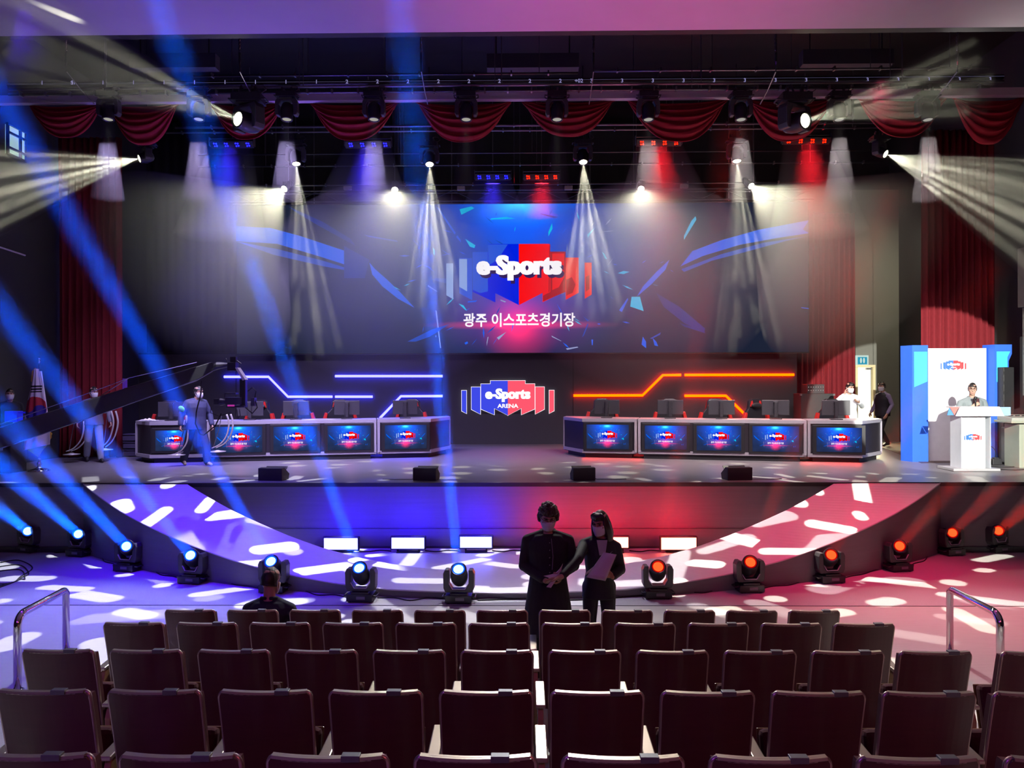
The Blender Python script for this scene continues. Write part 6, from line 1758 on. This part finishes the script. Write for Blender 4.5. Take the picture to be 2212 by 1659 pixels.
# curved frames the crew carry
M_HOOP = mat('pale_curved_strip', (0.60, 0.58, 0.56), 0.35, 0.3)
def frame(y, arc, rod, foot, lab):
    pts = [W(px, py, y=y) for px, py in arc]; o_ = pts[-1].copy()
    t = thing('curved_frame', o_, lab, 'frame', 'curved frames carried by the crew')
    Q = []
    P_ = pts; n = len(P_)
    for i in range(n-1):
        p0, p1, p2, p3 = P_[max(i-1, 0)], P_[i], P_[i+1], P_[min(i+2, n-1)]
        for k in range(5):
            u = k/5; Q.append(0.5*((2*p1)+(-p0+p2)*u+(2*p0-5*p1+4*p2-p3)*u*u+(-p0+3*p1-3*p2+p3)*u**3))
    Q.append(P_[-1])
    for dy in (-0.05, 0.05):
        bm = BM(); tube(bm, [q-o_+Vector((dy*0.5, dy, 0)) for q in Q], [0.022-0.010*k/len(Q) for k in range(len(Q))], 8); finish('curved_strip', bm, M_HOOP, parent=t, smooth=True)
    bm = BM(); tube(bm, [W(px, py, y=y)-o_ for px, py in rod], 0.008, 6); finish('rod', bm, M_STEEL, parent=t)
    bm = BM(); c_ = W(*foot, y=y)-o_; lathe(bm, [(0.17, -0.012), (0.18, 0.0), (0.05, 0.02), (0.03, 0.03)], 18, M=Matrix.Translation(c_)); finish('foot_plate', bm, M_HOOP, parent=t, smooth=True)
yc = cl.y-0.1
frame(yc, [(407, 897), (411, 930), (408, 955), (397, 972), (383, 980)], [(402, 900), (396, 932), (384, 980)], (382, 982), 'curved pale frame in the near hand of the person in the navy jacket')
frame(yc+.2, [(494, 895), (499, 915), (494, 940), (481, 958), (462, 968)], [(479, 897), (472, 930), (461, 966)], (470, 975), 'curved pale frame in the far hand of the person in the navy jacket')
yd = dl.y+0.1
frame(yd, [(186, 910), (185, 933), (178, 953), (164, 968), (148, 975)], [(160, 915), (154, 945), (149, 976)], (155, 981), 'curved pale frame beside the knee of the person in the striped jacket')
frame(yd+.2, [(245, 888), (250, 912), (245, 938), (236, 955), (223, 966)], [(232, 893), (228, 930), (224, 965)], (226, 971), 'curved pale frame on the curtain side of the person in the striped jacket')
# ------------------------------------------------------------------ lectern, backdrop and gear around it
ld = W(2098, 1016, z=SZ); LYd = ld.y
k_ = LYd/FPX
t = thing('lectern', (ld.x, LYd, SZ), 'white lectern with a small red and blue emblem and printed side wings', 'lectern')
M_LW = mat('white_lectern_laminate', (0.82, 0.82, 0.84), 0.35)
M_ACR = mat('clear_acrylic', (0.75, 0.8, 0.85), 0.1)
def lx(px): return W(px, 900, y=LYd).x-ld.x
def lz(py): return W(2098, py, y=LYd).z-SZ
bm = BM(); box(bm, (0, 0.1, 0.03), (lx(2148)-lx(2048), 0.6, 0.05)); finish('base_plate', bm, mat('grey_base_plate', (0.42, 0.42, 0.44), 0.4), parent=t, bevel=0.006)
xc = (lx(2067)+lx(2131))/2
bm = BM(); box(bm, (xc, 0.1, (0.05+lz(897))/2), (lx(2127)-lx(2077), 0.34, lz(897)-0.05)); finish('column', bm, M_LW, parent=t, bevel=0.006)
for s, px in ((-1, 2071), (1, 2133)):
    bm = BM(); box(bm, (lx(px), 0.1, (0.05+lz(897))/2), (0.012, 0.40, lz(897)-0.05)); finish('side_panel', bm, M_ACR, parent=t)
bm = BM(); prism(bm, [(lx(2053), lz(898)), (lx(2156), lz(898)), (lx(2146), lz(878)), (lx(2063), lz(878))], -0.20, -0.17); box(bm, ((lx(2063)+lx(2146))/2, 0.08, lz(880)), (lx(2146)-lx(2063), 0.5, 0.03)); finish('reading_top', bm, M_LW, parent=t)
M_TB = mat('wing_blue_print', (0.10, 0.30, 0.70), 0.4); M_TR = mat('wing_red_print', (0.70, 0.20, 0.18), 0.4); M_TL = mat('wing_pale_print', (0.30, 0.55, 0.85), 0.4)
bm = BM()
prism(bm, [(lx(2036), lz(896)), (lx(2051), lz(896)), (lx(2041), lz(880))], -0.166, -0.158, 0); prism(bm, [(lx(2052), lz(896)), (lx(2061), lz(879)), (lx(2042), lz(879))], -0.166, -0.158, 1)
finish('printed_wing', bm, [M_TB, M_TR], parent=t)
bm = BM(); prism(bm, [(lx(2148), lz(879)), (lx(2172), lz(879)), (lx(2172), lz(897)), (lx(2157), lz(897))], -0.166, -0.158)
finish('printed_wing', bm, M_TL, parent=t)
bm = BM(); small_logo(bm, (lx(2115)-lx(2078))/600, (lx(2115)+lx(2078))/2, lz(944), -0.076, (0, 1, 2), txt=False)
me = bpy.data.meshes.new('emblem_print'); bm.to_mesh(me); bm.free()
for m in (mat('print_blue', (0.05, 0.18, 0.55), 0.5), mat('print_red', (0.75, 0.06, 0.07), 0.5), M_LW): me.materials.append(m)
o = bpy.data.objects.new('emblem_print', me); COL.objects.link(o); o.parent = t
# backdrop
by = 17.35
def bx_(px): return W(px, 900, y=by).x
def bz_(py): return W(2060, py, y=by).z-SZ
t = thing('lectern_backdrop', (bx_(2066), by, SZ), 'tall white backdrop panel with blue columns and a printed emblem behind the lectern', 'backdrop')
X0 = bx_(2066)
def rx_(px): return bx_(px)-X0
M_BW = mat('white_backdrop_print', (0.84, 0.84, 0.86), 0.5)
M_BB = mat('blue_backdrop_print', (0.03, 0.14, 0.80), 0.45); M_BC = mat('cyan_backdrop_print', (0.06, 0.55, 0.95), 0.45, var=0.2, vscale=40)
bm = BM(); box(bm, ((rx_(1998)+rx_(2135))/2, 0.1, bz_(752)/2), (rx_(2135)-rx_(1998), 0.06, bz_(752))); finish('centre_panel', bm, M_BW, parent=t)
for (a_, b_, ch, ytop) in ((1966, 2000, 1960, 746), (2143, 2180, 2134, 745)):
    zt = bz_(ytop)
    if ch < 1990: out = [(rx_(a_), -0.10), (rx_(b_), -0.10), (rx_(b_), 0.20), (rx_(ch)-0.05, 0.20)]
    else: out = [(rx_(a_), -0.10), (rx_(b_), -0.10), (rx_(b_), 0.20), (rx_(ch), 0.20)]
    if ch < 1990: bm = BM(); prism(bm, out, 0, zt, axis='z')
    else:
        bm = BM(); prism(bm, [(rx_(a_), 0.0), (rx_(b_)-0.07, 0.0), (rx_(b_)-0.07, zt*0.86), (rx_(b_), zt*0.92), (rx_(b_), zt), (rx_(a_), zt)], -0.10, 0.20)
        prism(bm, [(rx_(ch), 0.20), (rx_(a_), -0.10), (rx_(a_), 0.2)], 0, zt, axis='z')
    col_ = finish('blue_column', bm, M_BB, parent=t)
    bm = BM(); m0, m1 = rx_(a_)+0.04, rx_(b_)-(0.02 if ch < 1990 else 0.02)
    if ch < 1990: pts = [(m0, bz_(760)), (m1, bz_(760)), (m1, bz_(824)), (m0, bz_(836))]
    else: pts = [(m0, bz_(760)), (m1-0.02, bz_(760)), (m1-0.08, bz_(772)), (m1-0.08, bz_(834)), (m0, bz_(825))]
    prism(bm, pts, -0.106, -0.101); finish('cyan_field', bm, M_BC, parent=col_)
lg = (rx_(2091)-rx_(2035))/600
bm = BM(); small_logo(bm, lg, rx_(2063), bz_(789), 0.064, (0, 1, 2), txt=False)
text_bm(bm, '광주 이스포츠 경기장', rx_(2063), bz_(805), 0.045, 0.80, 3, 0.060, 0.0)
me = bpy.data.meshes.new('emblem_print'); bm.to_mesh(me); bm.free()
for m in (mat('print_blue', (0, 0, 0)), mat('print_red', (0, 0, 0)), M_BW, mat('faint_grey_print', (0.45, 0.45, 0.47), 0.6)): me.materials.append(m)
o = bpy.data.objects.new('emblem_print', me); COL.objects.link(o); o.parent = t
# pale fan beside the speaker, small camera on the floor
p = W(2060, 863, y=16.6)
c_ = W(2044, 988, z=SZ)
t = thing('floor_camera', (c_.x+0.05, 16.6, SZ), 'dark camera lying on the stage floor behind the lectern', 'camera')
bm = BM(); box(bm, (0.08, 0, 0.07), (0.20, 0.14, 0.13)); box(bm, (0.08, 0, 0.145), (0.10, 0.1, 0.03)); finish('camera_body', bm, M_DARK, parent=t, bevel=0.01)
bm = BM(); tube(bm, [(-0.02, 0, 0.07), (-0.09, 0, 0.07), (-0.12, 0, 0.07), (-0.16, 0, 0.07)], [0.045, 0.045, 0.055, 0.055], 14); finish('camera_lens', bm, M_BLACK, parent=t, smooth=True)
bm = BM(); tube(bm, [(0.18, 0, 0.05), (0.3, 0.02, 0.03), (0.45, 0.0, 0.02)], 0.02, 8); finish('strap', bm, M_BLACK, parent=t)
# speaker tower with zigzag cable, speaker, desk with gear at the edge
ty = 17.0
def tw(px, py): return W(px, py, y=ty)
a_, b_ = tw(2170, 1004), tw(2193, 1004); zt = tw(2180, 793).z
t = thing('loudspeaker_column', ((a_.x+b_.x)/2, ty, SZ), 'tall black loudspeaker column with a zigzag cable beside the backdrop', 'speaker')
H = zt-SZ
bm = BM(); box(bm, (0, 0.15, H/2), (b_.x-a_.x, 0.25, H)); finish('cabinet', bm, M_BLACK, parent=t, bevel=0.01)
bm = BM(); box(bm, (-0.03, -0.08, (tw(2180, 922).z-SZ)/2), (b_.x-a_.x+0.06, 0.2, tw(2180, 922).z-SZ)); finish('front_case', bm, M_DARK, parent=t, bevel=0.01)
bm = BM(); pts = []
for k in range(12): pts.append(((a_.x-b_.x)/2-0.02-0.03*(k % 2), -0.02, H*(0.42+0.57*k/11)))
tube(bm, pts, 0.008, 5); finish('zigzag_cable', bm, M_RUBBER, parent=t)
a_ = tw(2176, 1002)
t = thing('mixing_console_desk', (W(2196, 1000, y=16.2).x+0.05, 16.2, SZ), 'grey green desk with a mixing console on it at the right edge of the stage', 'desk')
bm = BM(); box(bm, (0.05, 0, 0.45), (0.40, 0.5, 0.90)); box(bm, (-0.03, 0, 0.95), (0.62, 0.6, 0.05)); finish('cabinet', bm, mat('grey_green_cabinet', (0.35, 0.38, 0.30), 0.5), parent=t, bevel=0.01)
bm = BM(); box(bm, (-0.02, 0, 1.01), (0.56, 0.5, 0.10), rot=Matrix.Rotation(R(6), 3, 'X')); finish('console', bm, mat('pale_console', (0.4, 0.42, 0.38), 0.4), parent=t, bevel=0.01)
bm = BM()
for k in range(12): box(bm, (-0.26+0.045*k, -0.1+0.02*(k % 3), 1.075), (0.015, 0.03, 0.02))
finish('faders', bm, M_BLACK, parent=t)
t = thing('hanging_speaker', (W(2205, 700, y=16.4).x+0.10, 16.4, W(2205, 855, y=16.4).z), 'grey loudspeaker stack with cables mounted on the right wall, cut by the picture edge', 'speaker')
bm = BM(); Hs = W(2205, 535, y=16.4).z-t.location.z; box(bm, (0.08, 0, Hs*0.80), (0.30, 0.3, Hs*0.40)); box(bm, (0.16, 0.1, Hs*0.3), (0.2, 0.2, Hs*0.6)); box(bm, (0.3, 0, Hs*0.5), (0.3, 0.1, 0.1)); finish('cabinet', bm, mat('grey_speaker_case', (0.12, 0.13, 0.12), 0.5), parent=t, bevel=0.01)
bm = BM()
for k in range(6):
    z = Hs*(0.1+0.12*k); tube(bm, [(0.04, -0.05, z), (-0.05, -0.08, z-0.04), (-0.06, -0.06, z-0.12), (0.05, -0.05, z-0.14)], 0.009, 5)
finish('cable_loops', bm, M_RUBBER, parent=t)
# cables on the floor near the lectern
for k, (x0, x1, y0) in enumerate(((2110, 2200, 1008), (2130, 2212, 1014), (2140, 2205, 1002))):
    a_ = W(x0, y0, z=SZ+.008); b_ = W(x1, y0, z=SZ+.008)
    cable([a_, a_.lerp(b_, .3)+Vector((0, .12, 0)), a_.lerp(b_, .6)-Vector((0, .1, 0)), b_], 'black cable on the stage floor right of the lectern, ' + ['the middle one', 'the nearest one', 'the farthest one'][k], 0.008, 'cables right of the lectern')
c_ = W(2150, 1004, z=SZ)
bm = BM(); tube(bm, [(0.19*math.cos(2*PI*k/20), 0, 0.20+0.19*math.sin(2*PI*k/20)) for k in range(21)], 0.007, 6); o = finish('cable_ring', bm, M_RUBBER, loc=(c_.x, 16.9, SZ)); meta(o, 'upright ring of black cable leaning at the foot of the blue column', 'cable')
# rack with dials and flight cases behind the desks
ry = 21.6; a_ = W(1738, 855, y=ry); b_ = W(1775, 830, y=ry); c0 = W(1722, 905, y=ry); c1 = W(1792, 850, y=ry)
t = thing('flight_case', ((c0.x+c1.x)/2, ry, SZ), 'big black flight case standing behind the desks near the red curtain', 'case')
bm = BM(); h = c1.z-SZ; box(bm, (0, 0, h/2+0.04), (c1.x-c0.x, 0.6, h-0.08)); finish('body', bm, mat('black_case_board', (0.03, 0.03, 0.032), 0.5), parent=t, bevel=0.01)
bm = BM()
for s in (-1, 1):
    for z in (0.1, h*0.5, h-0.03): box(bm, (s*(c1.x-c0.x)/2, -0.29, z), (0.05, 0.05, 0.05))
    for d_ in (-1, 1): ball(bm, (s*(c1.x-c0.x)*0.4, d_*0.22, 0.045), 0.045, seg=10, rings=8)
finish('corners_and_castors', bm, M_STEEL, parent=t)
t = thing('equipment_rack', ((a_.x+b_.x)/2, ry, c1.z), 'dark rack unit with lit dials on top of the flight case', 'equipment')
w = b_.x-a_.x; h = b_.z-c1.z
bm = BM(); box(bm, (0, 0, h/2), (w, 0.4, h)); finish('housing', bm, mat('grey_rack_metal', (0.07, 0.07, 0.075), 0.4, 0.5), parent=t, bevel=0.01)
bm = BM(); rnd = random.Random(8)
for k in range(14): ball(bm, (-w*0.42+w*0.84*(k % 7)/6, -0.205, h*(0.35+0.35*(k//7))), 0.012, seg=8, rings=6)
finish('dials', bm, glow_mat('dial_light', (0.5, 0.5, 0.48), 0.8), parent=t)
# gear in the dark left wing
g0 = W(30, 900, y=15.7)
t = thing('blue_lit_stand', (g0.x, 15.7, SZ), 'blue lit equipment box on a thin stand in the dark left wing', 'stand')
bm = BM(); tube(bm, [(0, 0, 0.02), (0, 0, 1.0)], 0.02, 8); 
for k in range(3): tube(bm, [(0, 0, 0.3), (0.25*math.cos(2.1*k), 0.25*math.sin(2.1*k), 0.02)], 0.012, 6)
finish('stand_pole', bm, M_STEEL, parent=t)
bm = BM(); box(bm, (0.0, 0, 1.12), (0.26, 0.2, 0.22)); box(bm, (0.16, 0, 1.2), (0.3, 0.12, 0.03)); finish('equipment_box', bm, mat('deep_blue_paint', (0.02, 0.02, 0.5), 0.4, emit=(0.01, 0.01, 0.6), es=0.5), parent=t, bevel=0.01)  # blue light falling on the box is put into its colour and emission
cs = W(14, 985, y=15.3)
t = thing('black_trunk', (cs.x, 15.3, SZ), 'dark trunk standing in the left wing at the picture edge', 'trunk')
bm = BM(); box(bm, (0, 0, 0.33), (0.5, 0.5, 0.62)); finish('body', bm, mat('black_case_board', (0, 0, 0)), parent=t, bevel=0.015)
bm = BM(); box(bm, (0, -0.255, 0.5), (0.2, 0.02, 0.05)); finish('handle', bm, M_STEEL, parent=t)
# dark violet stack behind the striped jacket
cs = W(263, 850, y=21.0)
t = thing('side_light', (cs.x, 21.0, SZ), 'slim violet lit side light standing by the left curtain edge', 'stage light')
bm = BM(); box(bm, (0, 0, cs.z-SZ+0.1), (0.26, 0.12, 0.62)); finish('violet_panel', bm, mat('violet_panel', (0.08, 0.03, 0.3), 0.5, emit=(0.07, 0.02, 0.28), es=0.6), parent=t, bevel=0.01)
bm = BM(); tube(bm, [(0, 0.0, 0.02), (0, 0, cs.z-SZ-0.2)], 0.02, 8); box(bm, (0, 0, 0.02), (0.4, 0.4, 0.03)); finish('stand_pole', bm, M_BLACK, parent=t)
cs = W(277, 965, y=18.6)
t = thing('crate_stack', (cs.x, 18.9, SZ), 'low stack of dark plastic crates between the curtain and the end desk', 'crates')
for k in range(3):
    bm = BM(); box(bm, (0.02*(k % 2), 0, 0.09+0.19*k), (0.42, 0.35, 0.14)); box(bm, (0.02*(k % 2), 0, 0.165+0.19*k), (0.46, 0.39, 0.02)); finish('crate', bm, mat('violet_grey_plastic', (0.06, 0.05, 0.10), 0.5), parent=t, bevel=0.006)
